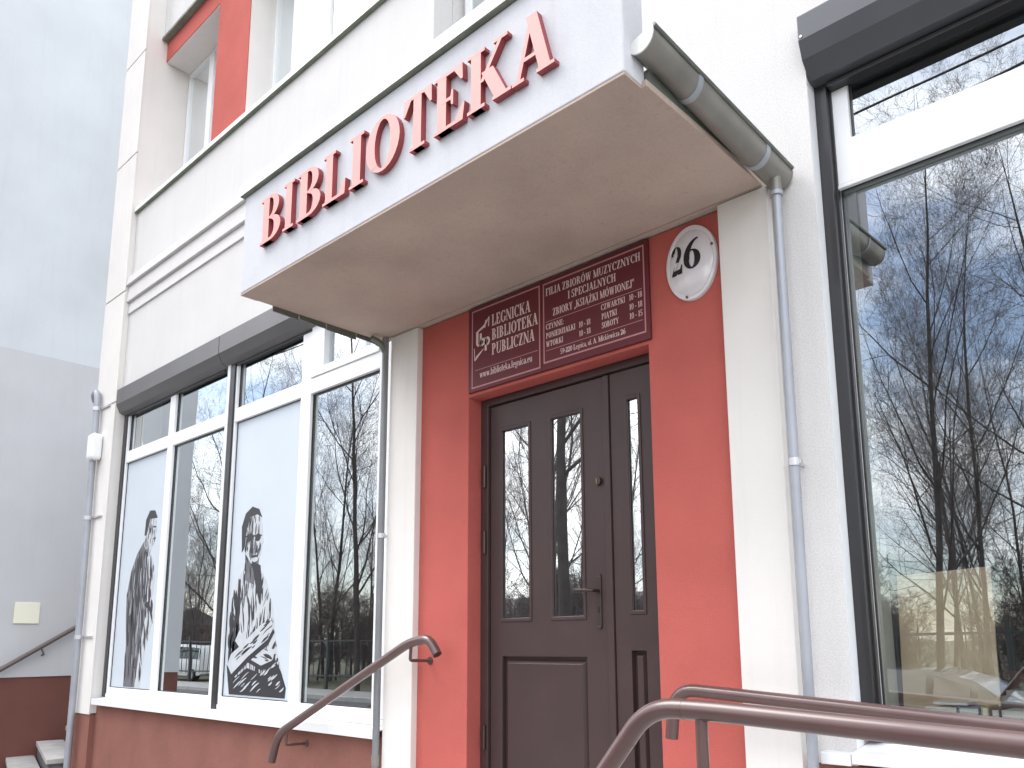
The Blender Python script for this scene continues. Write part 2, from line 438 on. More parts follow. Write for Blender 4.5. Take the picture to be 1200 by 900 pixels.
G['T'] = (.76, line(.38, 0, .38, 1, T) + serif(.38, 0, .36) + bar(.06, .70, .94, 1)
          + tri((.04, .70), (.08, .70), (.22, .94), (.08, 1), (.05, 1)) + tri((.68, .70), (.72, .70), (.71, 1), (.68, 1), (.54, .94)))
G['E'] = (.74, stem(.21) + bar(.21, .62, 0, .06) + bar(.21, .62, .94, 1) + bar(.21, .44, .48, .54)
          + tri((.62, 0), (.66, 0), (.70, .30), (.66, .30), (.50, .06)) + tri((.62, .72), (.66, .72), (.65, 1), (.60, 1), (.48, .94))
          + tri((.42, .38), (.46, .38), (.46, .64), (.42, .64), (.40, .51)))
G['K'] = (.86, stem(.21) + line(.32, .42, .68, .97, .075) + serif(.68, 1, .26) + line(.68, .03, .43, .58, .22) + serif(.70, 0, .34))
G['A'] = (.86, line(.14, .03, .40, .92, .075) + line(.66, .03, .41, 1, .21) + bar(.22, .58, .30, .36) + serif(.14, 0, .24) + serif(.67, 0, .34))
G['G'] = (.84, ring(.43, .5, .40, .52, .19, .46, 45, 335, 22) + line(.70, 0.1, .70, .42, T) + bar(.54, .84, .40, .455)
          + line(.71, .66, .71, 1, .05))
G['N'] = (.88, tstem(.16) + tstem(.74) + line(.72, 0, .17, 1, .2))
G['C'] = (.78, ring(.42, .5, .39, .52, .19, .46, 42, 318, 22) + line(.70, .66, .70, 1.0, .05))
G['P'] = (.74, stem(.21) + ring(.36, .73, .29, .27, .1, .21, -90, 90, 10) + bar(.21, .37, .94, 1) + bar(.21, .37, .46, .52))
G['R'] = (.86, stem(.21) + ring(.36, .74, .28, .26, .1, .2, -90, 90, 10) + bar(.21, .37, .94, 1) + bar(.21, .37, .48, .54)
          + line(.70, .03, .42, .52, .2) + serif(.72, 0, .26))
G['F'] = (.68, stem(.21) + bar(.21, .60, .94, 1) + bar(.21, .44, .46, .52) + tri((.58, .70), (.62, .70), (.61, 1), (.56, 1), (.46, .94)))
G['J'] = (.54, line(.32, .2, .32, 1, T) + serif(.32, 1) + ring(.20, .2, .21, .24, .04, .18, 180, 360, 10))
G['U'] = (.86, line(.20, .3, .20, 1, T) + serif(.20, 1) + line(.70, .3, .70, 1, t) + serif(.70, 1, .24) + ring(.42, .32, .315, .34, .2, .27, 180, 360, 12))
G['Z'] = (.74, bar(.06, .66, 0, .06) + bar(.08, .66, .94, 1) + line(.17, .02, .56, .98, .22) + line(.66, .0, .68, .28, .05) + line(.08, .72, .08, 1, .05))
G['Y'] = (.84, line(.42, 0, .42, .48, T) + serif(.42, 0) + line(.42, .42, .18, .98, .19) + line(.44, .42, .68, .98, .07) + serif(.17, 1, .32) + serif(.68, 1, .24))
G['M'] = (1.06, tstem(.16) + stem(.88) + line(.50, 0, .17, 1, .2) + line(.50, 0, .84, 1, .07))
G['S'] = (.62, ring(.31, .74, .25, .28, .09, .22, 30, 270, 12) + ring(.31, .26, .27, .28, .1, .22, -150, 90, 12) + line(.53, .7, .53, 1, .05) + line(.06, 0, .06, .3, .05))
G['W'] = (1.16, line(.38, 0, .17, 1, .19) + line(.38, 0, .58, .9, .07) + line(.78, 0, .57, 1, .19) + line(.78, 0, .98, 1, .07) + serif(.16, 1, .3) + serif(.57, 1, .3) + serif(.98, 1, .22))
G['D'] = (.84, stem(.21) + ring(.34, .5, .45, .5, .24, .44, -90, 90, 14) + bar(.21, .35, .94, 1) + bar(.21, .35, 0, .06))
G['H'] = (.90, stem(.21) + stem(.69) + bar(.21, .69, .47, .53))
G['1'] = (.5, line(.27, 0, .27, .98, .17) + serif(.27, 0, .36) + tri((.08, .80), (.20, .80), (.20, .97)))
G['0'] = (.6, ring(.3, .5, .27, .51, .12, .45, 0, 360, 18))
G['8'] = (.6, ring(.3, .74, .23, .26, .09, .2, 0, 360, 14) + ring(.3, .26, .26, .27, .11, .21, 0, 360, 14))
G['5'] = (.6, bar(.12, .52, .90, 1) + line(.13, .5, .15, 1, .08) + ring(.27, .3, .27, .31, .12, .25, -150, 130, 14))
G['2'] = (.62, ring(.29, .72, .29, .28, .09, .24, -25, 165, 14) + bar(.02, .14, .70, .80) + [[(.36, .62), (.57, .66), (.56, .58), (.24, .14), (.02, .0), (.02, .08)]] + [[(.02, .0), (.59, .0), (.62, .30), (.56, .30), (.50, .17), (.10, .17)]])
G['6'] = (.64, ring(.32, .31, .30, .32, .10, .27, 0, 360, 22) + ring(.64, .32, .62, .70, .40, .655, 103, 182, 12))
G['9'] = (.6, ring(.3, .69, .26, .31, .11, .25, 0, 360, 14) + ring(-.02, .68, .58, .68, .42, .64, -75, 0, 8))
G['-'] = (.36, bar(.05, .31, .30, .42)); G['.'] = (.24, bar(.05, .19, 0, .15)); G[','] = (.24, bar(.06, .19, 0, .14) + line(.09, -.16, .15, 0, .07))
G[':'] = (.26, bar(.06, .2, 0, .15) + bar(.06, .2, .48, .63)); G[' '] = (.3, [])
G['„'] = (.36, line(.08, -.16, .12, .13, .1) + line(.25, -.16, .29, .13, .1)); G['”'] = (.36, line(.08, .72, .12, 1.02, .1) + line(.25, .72, .29, 1.02, .1))
G['Ó'] = (.86, G['O'][1] + line(.42, 1.08, .54, 1.28, .1)); G['Ż'] = (.74, G['Z'][1] + bar(.30, .45, 1.08, 1.22))
G['Ą'] = (.86, G['A'][1] + line(.72, -.22, .76, 0, .09)); G['Ł'] = (.70, G['L'][1] + [[(.04, .34), (.10, .34), (.42, .62), (.36, .66)]])
s_ = .13
G['a'] = (.5, ring(.2, .2, .18, .22, .06, .16, 0, 360, 10) + line(.37, 0, .37, .52, s_) + ring(.24, .48, .2, .2, .08, .14, 20, 150, 6))
G['b'] = (.54, line(.12, 0, .12, 1, s_) + ring(.28, .33, .22, .35, .1, .28, 0, 360, 12)); G['c'] = (.46, ring(.25, .33, .22, .35, .1, .28, 40, 320, 10))
G['e'] = (.48, ring(.25, .33, .22, .35, .1, .28, 0, 310, 12) + bar(.1, .42, .32, .38)); G['g'] = (.5, ring(.23, .40, .19, .27, .08, .2, 0, 360, 12) + ring(.25, -.08, .22, .18, .14, .12, 0, 360, 10))
G['i'] = (.27, line(.13, 0, .13, .66, s_) + bar(.06, .2, .8, .95) + bar(.03, .24, 0, .05)); G['k'] = (.54, line(.12, 0, .12, 1, s_) + line(.2, .3, .42, .66, .07) + line(.44, 0, .25, .4, .14))
G['l'] = (.27, line(.13, 0, .13, 1, s_) + bar(.03, .24, 0, .05)); G['n'] = (.56, line(.12, 0, .12, .66, s_) + line(.43, 0, .43, .46, s_) + ring(.28, .42, .21, .25, .1, .18, 0, 180, 8))
G['o'] = (.5, ring(.25, .33, .23, .35, .1, .28, 0, 360, 14)); G['t'] = (.34, line(.16, .05, .16, .9, s_) + bar(.03, .31, .60, .66) + bar(.14, .3, 0, .07))
G['u'] = (.56, line(.12, .2, .12, .66, s_) + line(.43, 0, .43, .66, s_) + ring(.28, .22, .21, .24, .1, .16, 180, 360, 8)); G['w'] = (.74, line(.24, 0, .1, .66, .13) + line(.24, 0, .37, .66, .06) + line(.5, 0, .37, .66, .13) + line(.5, 0, .62, .66, .06))
G['z'] = (.44, bar(.05, .39, 0, .07) + bar(.05, .39, .59, .66) + line(.12, .02, .32, .64, .14)); G['y'] = G['u']

def ccw(p):
    a = sum(p[i][0] * p[(i + 1) % len(p)][1] - p[(i + 1) % len(p)][0] * p[i][1] for i in range(len(p)))
    return p if a > 0 else p[::-1]
def text_width(s): return sum(G[c][0] for c in s)
def lay_text(mb, s, x0, x1, z, h, y, dz=0.0, depth=0.0006):
    """flat print: text from x0 to x1 on the plane y, baseline z rising by dz to the right end"""
    k = (x1 - x0) / text_width(s); cx = 0; n = 0
    W = text_width(s)
    for c in s:
        for p in G[c][1]:
            q = ccw([(x0 + (cx + a) * k, z + b * h + dz * (cx + a) / W) for a, b in p])
            n += 1
            mb.prism_y(q, y - depth - 0.00003 * (n % 7), y)
        cx += G[c][0]

# ------------------------------------------------------------------ ground (below the frame, seen in the window reflections)
mb = MB().box(-400, 400, -600, 40, -0.8, -0.30); struct("ground", mb, M['grass'])
mb = MB().box(-120, 60, -12.5, -3.6, -0.29, -0.25); struct("road", mb, M['asphalt'])
mb = MB().box(-120, 60, -3.5, 0.6, -0.29, 0.12); struct("pavement", mb, M['paving'])
mb = MB().box(-120, 60, -3.6, -3.5, -0.29, 0.13); struct("kerb", mb, M['concrete'])
mb = MB().box(-120, 60, -14.6, -12.6, -0.29, -0.12); struct("path", mb, M['paving'])
mb = MB().box(-120, 60, -12.6, -12.5, -0.29, -0.11); struct("kerb", mb, M['concrete'])

# ------------------------------------------------------------------ the library building
B = thing("library_building", "white library building with red door surround, canopy and big shop windows", "building", (-3, 0, 0))
# main walls
def wall(x0, x1, y0, y1, z0, z1, m_='white', name="wall"):
    return obj(name, MB().box(x0, x1, y0, y1, z0, z1), M[m_], B)
obj("wall", MB().panel(-8.36, -3.6, 3.5, 6.075, [(-8.361, -3.93, 3.49, 4.12)], 0, .16), M['white'], B)
wall(-3.6, -2.3, 0, .16, 3.5, 4.3)
wall(-3.6, -2.3, 0, .16, 7.6, 10.5)
obj("wall", MB().panel(-2.3, 4, 1.15, 10.5, [(-2.301, -1.377, 1.14, 3.5), (-1.19, 1.6, 1.14, 4.186)], 0, .2), M['white'], B)
# recess over the canopy
obj("wall", MB().panel(-3.6, -2.3, 4.3, 7.6, [], .27, .4), M['white'], B)
obj("wall", MB().box(-3.66, -3.602, .165, .4, 3.5, 10.5), M['white'], B)
wf = obj("window", MB().panel(-3.56, -2.34, 4.5, 7.4, [(-3.50, -2.96, 4.56, 7.34), (-2.88, -2.40, 4.56, 7.34)], .24, .268), M['pvc'], B, .004)
for a, b_ in ((-3.50, -2.96), (-2.88, -2.40)):
    obj("pane", MB().box(a, b_, .25, .254, 4.56, 7.34), M['glass'], wf)
# mouldings above the left window
for z0, z1, y in ((5.25, 5.34, -.055), (5.075, 5.249, -.036), (4.945, 5.074, -.018)):
    obj("moulding", MB().prism_x([(y, z0), (.001, z0), (.001, z1), (y + .012, z1)], -8.36, -4.04), M['white'], B, .004)
# ledge below the upper windows
obj("ledge", MB().box(-8.36, -3.62, -.034, .5, 6.083, 6.125), M['flash'], B)
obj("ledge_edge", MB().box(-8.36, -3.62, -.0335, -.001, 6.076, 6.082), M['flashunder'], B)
# upper storey, set back
obj("wall", MB().panel(-8.36, -3.66, 6.126, 8.21, [(-8.361, -7.12, 6.1, 7.975), (-6.47, -3.75, 6.1, 7.975)], .17, .42), M['red'], B)
obj("wall", MB().box(-8.36, -3.66, .13, .42, 8.245, 10.5), M['white'], B)
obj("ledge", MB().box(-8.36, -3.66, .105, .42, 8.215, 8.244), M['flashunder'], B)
for x0, x1 in ((-8.36, -7.12), (-6.47, -3.75)):
    obj("soffit", MB().box(x0 + .002, x1 - .002, .176, .46, 7.966, 7.972), M['pilaster'], B)
    w = obj("window", MB().panel(x0 + .002, x1 - .002, 6.13, 7.965, [(x0 + .02, x0 + (.50 if x0 < -7 else .33), 6.3, 7.93), (x0 + (.60 if x0 < -7 else .95), x1 - .06, 6.3, 7.93)], .43, .49), M['pvc'], B, .004)
    obj("pane", MB().box(x0 + .02, x0 + (.50 if x0 < -7 else .33), .455, .458, 6.3, 7.93), M['glass'], w)
    obj("pane", MB().box(x0 + (.60 if x0 < -7 else .95), x1 - .06, .455, .458, 6.3, 7.93), M['glass'], w)
    obj("blind", MB().box(x0 + (.60 if x0 < -7 else .95), x1 - .06, .475, .48, 6.3, 7.93), M['blind'], w)
    obj("inner_wall", MB().box(x0, x1, 1.4, 1.45, 6.1, 8.2), M['room'], B)
# side faces of the red piers are white reveals
for x in (-6.47,):
    obj("reveal", MB().box(x + .0005, x + .004, .178, .43, 6.127, 7.965), M['pilaster'], B)
# far pilaster, in panels with open joints
PIL0, PIL1 = -8.88, -8.362
obj("pilaster", MB().box(PIL0 + .015, PIL1 - .002, -.045, .6, .96, 10.5), M['pilaster'], B)
zz = [.95, 4.0, 5.19, 6.765, 8.0, 10.5]
for i in range(5):
    obj("pilaster_panel", MB().box(PIL0, PIL1, -.06, -.0455, zz[i] + (.012 if i else 0), zz[i + 1] - .006), M['pilaster'], B, .003)
obj("plinth", MB().box(PIL0 + .03, PIL1 - .012, -.047, .5, 0, .948), M['plinth'], B)
# plinth below the windows
obj("plinth", MB().box(PIL1 - .012, -3.93, 0.004, .4, 0, 1.052), M['plinth'], B)
obj("plinth", MB().box(-1.375, 4, 0.004, .4, 0, 1.148), M['plinth'], B)
# door surround
obj("pilaster", MB().box(-3.918, -3.659, -.04, .2, .8, 3.495), M['pilaster'], B, .004)
obj("pilaster", MB().box(-1.612, -1.378, -.04, .2, .8, 3.495), M['pilaster'], B, .004)
obj("red_surround", MB().panel(-3.658, -1.613, .8, 3.494, [(-3.245, -2.022, .79, 2.968)], 0, .13), M['red'], B, .003)
# canopy
CX0, CX1 = -4.03, -1.415
can = obj("canopy", MB().box(CX0 + .1, CX1 + .016, -.88, -.002, 3.53, 3.58), M['zincold_slabshade'], B)  # dark slab colour paints in the shadow band below the gutter
obj("fascia", MB().box(CX0, CX1, -1.005, -.8805, 3.512, 4.09), M['fascia'], can, .006)
obj("side_fascia", MB().box(CX0, CX0 + .0995, -.88, -.002, 3.512, 4.09), M['fascia'], can)
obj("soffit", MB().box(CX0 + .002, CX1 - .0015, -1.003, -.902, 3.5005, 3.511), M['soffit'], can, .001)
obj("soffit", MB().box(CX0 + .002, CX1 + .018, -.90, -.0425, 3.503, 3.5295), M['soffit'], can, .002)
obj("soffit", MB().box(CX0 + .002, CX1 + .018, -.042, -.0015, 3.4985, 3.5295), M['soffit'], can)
obj("flashing", MB().prism_x([(-1.032, 4.094), (-1.028, 4.094), (-1.028, 4.15), (-.86, 4.158), (-.86, 4.164), (-1.032, 4.158)], CX0 - .02, CX1 + .01), M['flash'], can)
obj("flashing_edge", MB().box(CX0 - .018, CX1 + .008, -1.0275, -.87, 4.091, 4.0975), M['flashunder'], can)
mb = MB()
random.seed(3)
y = -.80
while y < -.05:                                            # ragged metal drip strip along the left underside edge
    L_ = random.uniform(.14, .26); y1 = min(y + L_, -.045)
    dz = random.uniform(-.012, .004)
    mb.add([(CX0 - .012, y, 3.515), (CX0 - .012, y1, 3.515), (CX0 - .012, y1, 3.475 + dz), (CX0 - .012, y, 3.475 + dz + .006),
            (CX0 - .004, y, 3.515), (CX0 - .004, y1, 3.515), (CX0 - .004, y1, 3.475 + dz), (CX0 - .004, y, 3.475 + dz + .006)],
           [(0, 1, 2, 3), (7, 6, 5, 4), (3, 2, 6, 7), (0, 3, 7, 4), (1, 5, 6, 2), (0, 4, 5, 1)])
    y = y1 + .004
obj("drip_strip", mb, M['zincold_slabshade'], can)

# gutter on the right end of the canopy
def gut(s, a, rr=1.0):
    """point on the half-round: s along (0 near end, 1 at wall), a angle (180 left .. 360 right)"""
    c = Vector((-1.380, -.955, 3.652)).lerp(Vector((-1.326, -.022, 3.520)), s)
    return (c.x + .056 * rr * cos(radians(a + 13)), c.y, c.z + .064 * rr * sin(radians(a + 13)))
def half_round(s0, s1, rr, th=.006, n=14):
    mb = MB(); A = [180 + 180 * i / n for i in range(n + 1)]
    ro, ri = rr, rr - th / .058
    rings = [[gut(s, a, q) for a in A] for q in (ro, ri) for s in (s0, s1)]
    vs = [p for r in rings for p in r]; k = n + 1
    fs = []
    for i in range(n):
        fs += [(i, i + 1, k + i + 1, k + i), (2 * k + i + 1, 2 * k + i, 3 * k + i, 3 * k + i + 1),
               (i, 2 * k + i, 2 * k + i + 1, i + 1), (k + i, k + i + 1, 3 * k + i + 1, 3 * k + i)]
    fs += [(0, k, 3 * k, 2 * k), (n, 2 * k + n, 3 * k + n, k + n)]
    return mb.add(vs, fs)
gt = obj("gutter", half_round(0, 1, 1.0), M['zinc'], B, smooth=True)
obj("rim_bead", MB().tube([gut(-.002, 360, 1.06), gut(1.002, 360, 1.06)], .0085, 10), M['zincold_slabshade'], gt, smooth=True)
for s in (.30, .80):
    obj("joint_band", half_round(s - .014, s + .014, 1.05, .004), M['pipe'], gt, smooth=True)
    obj("bracket_strap", MB().tube([gut(s + .02, 180, .98), gut(s + .02, 360, 1.0)], .005, 6), M['zincold_slabshade'], gt)
for s, mm in ((-.006, 'zinclight'), (1.001, 'zinc')):
    A = [180 + 180 * i / 14 for i in range(15)]
    vs = [gut(s, a, 1.03) for a in A] + [gut(s + .006, a, 1.03) for a in A]
    obj("end_cap", MB().add(vs, [tuple(range(15)), tuple(range(15, 30))[::-1]] + [(i + 1, i, 15 + i, 16 + i) for i in range(14)] + [(0, 14, 29, 15)]), M[mm], gt)
# right downpipe
dp = obj("downpipe", MB().tube([(-1.316, -.085, 3.44), (-1.315, -.085, 2.3), (-1.318, -.085, 1.0), (-1.318, -.085, .1)], .0195, 16), M['pipe'], B, smooth=True)
obj("outlet", MB().tube([(-1.318, -.085, 3.49), (-1.316, -.085, 3.435), (-1.316, -.085, 3.405)], .024, 14), M['zinc'], dp, smooth=True)
obj("collar", MB().tube([(-1.316, -.085, 3.418), (-1.316, -.085, 3.40)], .0275, 14), M['pipe'], dp, smooth=True)
cl = MB().tube([(-1.315, -.085, 2.293), (-1.315, -.085, 2.263)], .0245, 16)
cl.box(-1.30, -1.284, -.092, -.076, 2.268, 2.288); cl.box(-1.346, -1.334, -.09, -.078, 2.272, 2.284); cl.box(-1.32, -1.31, -.07, 0, 2.272, 2.284)
obj("clamp", cl, M['alu'], dp)
# downpipe beside the left window
dp = obj("downpipe", MB().tube([(-3.948, -.06, 3.49), (-3.948, -.06, 2.2), (-3.946, -.06, .1)], .021, 16), M['pipedark'], B, smooth=True)
cl = MB().tube([(-3.948, -.06, 2.25), (-3.948, -.06, 2.222)], .026, 14); cl.box(-3.954, -3.942, -.05, .05, 2.23, 2.243); cl.box(-3.925, -3.91, -.067, -.053, 2.228, 2.246)
obj("clamp", cl, M['alu'], dp)
obj("collar", MB().tube([(-3.946, -.06, .96), (-3.946, -.06, .90)], .025, 14), M['zinc'], dp, smooth=True)
obj("elbow", MB().tube(rounded([(-3.965, -.16, 3.475), (-3.955, -.09, 3.455), (-3.948, -.06, 3.39)], .06), .018, 12), M['zincold_slabshade'], dp, smooth=True)
# downpipe on the far corner
dp = obj("downpipe", MB().tube(rounded([(-8.93, -.06, 4.13), (-8.86, -.10, 4.17), (-8.75, -.11, 4.19), (-8.715, -.11, 4.08), (-8.69, -.11, 3.0), (-8.665, -.11, 2.1), (-8.655, -.11, .1)], .12), .031, 14), M['pipe'], B, smooth=True)
for z, x in ((3.99, -8.713), (2.85, -8.688), (1.67, -8.66)):
    cl = MB().tube([(x, -.11, z + .02), (x, -.11, z - .02)], .038, 12); cl.box(x + .03, x + .24, -.078, -.062, z - .006, z + .012); cl.box(x - .01, x + .01, -.09, -.05, z - .01, z + .01)
    obj("clamp", cl, M['alu'], dp)

# ------------------------------------------------------------------ left window bay
LG = .085
lw_holes = [(-8.265, -7.325, 1.2, 3.375), (-7.215, -6.23, 1.2, 3.375), (-6.07, -5.095, 1.2, 3.375), (-4.965, -4.15, 1.2, 3.375),
            (-8.265, -7.325, 3.49, 3.90), (-7.215, -6.23, 3.49, 3.90), (-6.07, -5.095, 3.49, 3.90), (-4.965, -4.15, 3.49, 3.90)]
LW = obj("window", MB().panel(-8.36, -3.93, 1.145, 4.02, lw_holes, .05, .12), M['pvc'], B, .004)
obj("frame_rail", MB().box(-8.30, -3.93, .044, .12, 1.11, 1.144), M['pvc'], LW, .003)
obj("sash", MB().panel(-4.963, -4.152, 3.492, 3.9, [(-4.80, -4.20, 3.55, 3.9)], .04, .11), M['pvc'], LW, .004)
for h in lw_holes:
    obj("pane", MB().box(h[0], h[1], LG, LG + .004, h[2], h[3]), M['glass'], LW)
    g_ = .012                                              # dark rubber seal round each pane
    obj("seal", MB().panel(h[0], h[1], h[2], h[3], [(h[0] + .006, h[1] - .006, h[2] + .006, h[3] - .006)], LG - .012, LG - .002), M['dark'], LW)
for i in (0, 2):                                           # the two lower panes covered with printed film
    h = lw_holes[i]
    obj("poster_film", MB().box(h[0] + .0065, h[1] - .0065, LG - .006, LG - .0022, h[2] + .0065, h[3] - .0065), M['film'], LW)
obj("guide_rail", MB().box(-8.358, -8.285, .038, .07, 1.11, 3.98), M['dark'], LW, .003)
obj("guide_rail", MB().box(-6.205, -6.162, .03, .10, 1.09, 3.99), M['sill'], LW, .003)
obj("guide_rail", MB().box(-6.161, -6.09, .034, .10, 1.09, 3.99), M['dark'], LW, .003)
obj("sill", MB().prism_x([(-.06, 1.05), (-.055, 1.05), (-.055, 1.085), (.05, 1.10), (.05, 1.108), (-.06, 1.092)], -8.325, -3.955), M['sill'], LW, .002)
obj("sill_front", MB().box(-8.3255, -3.9545, -.0615, -.0601, 1.046, 1.104), M['sill'], LW)
prof = [(-.05, 3.975), (-.012, 3.895), (.04, 3.875), (.11, 3.875), (.11, 4.145), (-.03, 4.145), (-.05, 4.13)]
for x0, x1 in ((-8.372, -6.232), (-6.224, -3.935)):
    sb = obj("shutter_box", MB().prism_x(prof, x0, x1), M['box'], LW, .004)
    obj("shutter_slat", MB().box(x0 + .09, x1 - .06, .045, .055, 3.855, 3.876), M['dark'], sb)

# printed figures on the film (plain stand-ins: one man in a coat, one with folded arms)
def fig(poly, m_, k, name="printed_figure"):
    return obj(name, MB().prism_y(ccw(poly), LG - .0068 - .0002 * k, LG - .0063), M[m_], LW)
def blob(cx, cz, rx, rz, n=18, a0=0, a1=360, w=.0):
    return [(cx + rx * cos(radians(a0 + (a1 - a0) * i / n)) * (1 + w * sin(5 * i)), cz + rz * sin(radians(a0 + (a1 - a0) * i / n)) * (1 + w * cos(3 * i))) for i in range(n)]
def inside(p, poly):
    c = False
    for (x0, z0), (x1, z1) in zip(poly, poly[1:] + poly[:1]):
        if (z0 > p[1]) != (z1 > p[1]) and p[0] < (x1 - x0) * (p[1] - z0) / (z1 - z0) + x0: c = not c
    return c
def folds(poly, n, m_, k, flow, lens, wid, seed, keep=lambda x, z: True):
    """tapering brush strokes (cloth folds, hair) that follow flow(x, z) inside an outline"""
    rnd = random.Random(seed); mb = MB()
    bx = [p[0] for p in poly]; bz = [p[1] for p in poly]; made = 0; tries = 0
    while made < n and tries < n * 40:
        tries += 1
        x, z = rnd.uniform(min(bx), max(bx)), rnd.uniform(min(bz), max(bz))
        if not inside((x, z), poly) or not keep(x, z): continue
        L_, w = rnd.uniform(*lens), rnd.uniform(*wid); pts = [(x, z)]
        bend = rnd.uniform(-.5, .5)
        for i in range(5):
            a = flow(x, z) + bend * (i - 2) * .25
            x, z = x + L_ / 5 * cos(a), z + L_ / 5 * sin(a)
            if not inside((x, z), poly): break
            pts.append((x, z))
        if len(pts) < 3: continue
        q = len(pts) - 1; up, dn = [], []
        for i, (px, pz) in enumerate(pts):
            j, h = min(i + 1, q), max(i - 1, 0)
            dx, dz = pts[j][0] - pts[h][0], pts[j][1] - pts[h][1]; l = math.hypot(dx, dz) or 1
            ww = w * sin(pi * (i + .35) / (q + .7)) * .5
            up.append((px - dz / l * ww, pz + dx / l * ww)); dn.append((px + dz / l * ww, pz - dx / l * ww))
        mb.prism_y(ccw(up + dn[::-1]), LG - .0068 - .0002 * k - .00002 * (made % 9), LG - .0063)
        made += 1
    obj("printed_shading", mb, M[m_], LW)["kind"] = "stuff"      # brush strokes of a print
# man in a dark coat, seen from the side; window metres, x right, z up
coat = [(-7.97, 1.215), (-7.98, 1.6), (-8.03, 1.85), (-8.05, 2.05), (-7.99, 2.28), (-7.88, 2.44), (-7.74, 2.55), (-7.66, 2.45), (-7.60, 2.2), (-7.58, 1.9), (-7.66, 1.6), (-7.72, 1.215)]
shirt = [(-7.72, 2.50), (-7.66, 2.50), (-7.52, 2.36), (-7.45, 2.20), (-7.48, 2.0), (-7.42, 1.86), (-7.47, 1.70), (-7.55, 1.55), (-7.60, 1.215), (-7.78, 1.215), (-7.74, 1.6), (-7.61, 1.9), (-7.62, 2.2)]
fig(shirt, 'inklight', 1)
folds(shirt, 46, 'ink', 3, lambda x, z: 1.75, (.06, .22), (.012, .034), 4)
fig(coat, 'inkgrey', 2)
folds(coat, 60, 'ink', 4, lambda x, z: 1.7 + .5 * (x + 7.8), (.10, .36), (.015, .045), 5)
folds(coat, 22, 'inklight', 5, lambda x, z: 1.6 + .5 * (x + 7.8), (.06, .18), (.006, .014), 6)
fig([(-7.63, 1.95), (-7.52, 1.90), (-7.43, 1.78), (-7.45, 1.86), (-7.55, 1.99)], 'ink', 6)
head = [(-7.73, 2.50), (-7.74, 2.62), (-7.71, 2.76), (-7.62, 2.80), (-7.52, 2.76), (-7.495, 2.68), (-7.465, 2.625), (-7.495, 2.605), (-7.49, 2.565), (-7.515, 2.51), (-7.57, 2.475), (-7.60, 2.38), (-7.66, 2.44)]
fig(head, 'inklight', 3)
folds(head, 18, 'inkgrey', 4, lambda x, z: 1.5, (.03, .09), (.008, .02), 27)
folds(head, 18, 'ink', 5, lambda x, z: 1.5, (.04, .10), (.008, .02), 7, lambda x, z: x < -7.58 or z < 2.50)
fig([(-7.745, 2.60), (-7.735, 2.75), (-7.66, 2.83), (-7.55, 2.82), (-7.485, 2.745), (-7.55, 2.745), (-7.64, 2.75), (-7.665, 2.68), (-7.70, 2.60)], 'ink', 6)
fig([(-7.57, 2.675), (-7.50, 2.67), (-7.50, 2.655), (-7.56, 2.66)], 'ink', 7); fig([(-7.555, 2.56), (-7.495, 2.565), (-7.495, 2.553), (-7.55, 2.548)], 'ink', 7)
fig([(-7.645, 2.66), (-7.62, 2.665), (-7.615, 2.62), (-7.635, 2.60)], 'ink', 7)
# man in a light shirt with folded arms and spectacles
torso = [(-5.98, 1.22), (-6.02, 1.45), (-6.03, 1.75), (-5.99, 2.00), (-5.89, 2.13), (-5.80, 2.22), (-5.64, 2.20), (-5.50, 2.06), (-5.39, 1.85), (-5.31, 1.55), (-5.21, 1.36), (-5.19, 1.22)]
fig(torso, 'inklight', 1)
folds(torso, 90, 'inkgrey', 2, lambda x, z: 1.57 - .9 * (x + 5.72) + .3 * sin(z * 9), (.06, .2), (.008, .022), 24)
folds(torso, 120, 'ink', 3, lambda x, z: 1.57 - .9 * (x + 5.72) + .25 * sin(z * 11), (.07, .24), (.008, .030), 14)
folds(torso, 30, 'ink', 4, lambda x, z: 1.57, (.10, .30), (.02, .05), 15, lambda x, z: x < -5.88)
arm1 = [(-6.02, 1.44), (-5.95, 1.37), (-5.72, 1.50), (-5.44, 1.63), (-5.36, 1.72), (-5.42, 1.78), (-5.56, 1.73), (-5.80, 1.60), (-5.97, 1.52)]
arm2 = [(-5.92, 1.62), (-5.74, 1.50), (-5.52, 1.44), (-5.36, 1.48), (-5.33, 1.56), (-5.50, 1.56), (-5.72, 1.62), (-5.86, 1.70)]
fig([(x + .01, z - .035) for x, z in arm2], 'ink', 5); fig(arm2, 'inklight', 6); folds(arm2, 14, 'ink', 8, lambda x, z: -.25, (.06, .16), (.008, .02), 16)
fig([(x + .01, z - .04) for x, z in arm1], 'ink', 7); fig(arm1, 'inklight', 9); folds(arm1, 18, 'ink', 10, lambda x, z: .45, (.06, .18), (.008, .022), 17)
low = [(-6.03, 1.44), (-5.97, 1.22), (-5.18, 1.22), (-5.17, 1.29), (-5.24, 1.40), (-5.34, 1.50), (-5.50, 1.38), (-5.72, 1.42), (-5.92, 1.33)]
fig(low, 'ink', 11); folds(low, 24, 'inklight', 12, lambda x, z: .5, (.05, .16), (.006, .016), 18)
fig([(-5.73, 2.22), (-5.60, 2.18), (-5.55, 1.98), (-5.60, 1.92), (-5.66, 2.04)], 'ink', 8)
neck = [(-5.82, 2.08), (-5.84, 2.34), (-5.62, 2.28), (-5.64, 2.12), (-5.70, 2.04)]
fig(neck, 'inkgrey', 5); folds(neck, 12, 'ink', 6, lambda x, z: 1.7, (.06, .14), (.01, .024), 19)
face = [(-5.85, 2.30), (-5.87, 2.46), (-5.83, 2.57), (-5.74, 2.61), (-5.64, 2.57), (-5.60, 2.48), (-5.590, 2.40), (-5.575, 2.355), (-5.595, 2.335), (-5.605, 2.26), (-5.65, 2.215), (-5.74, 2.20)]
fig(face, 'inklight', 7)
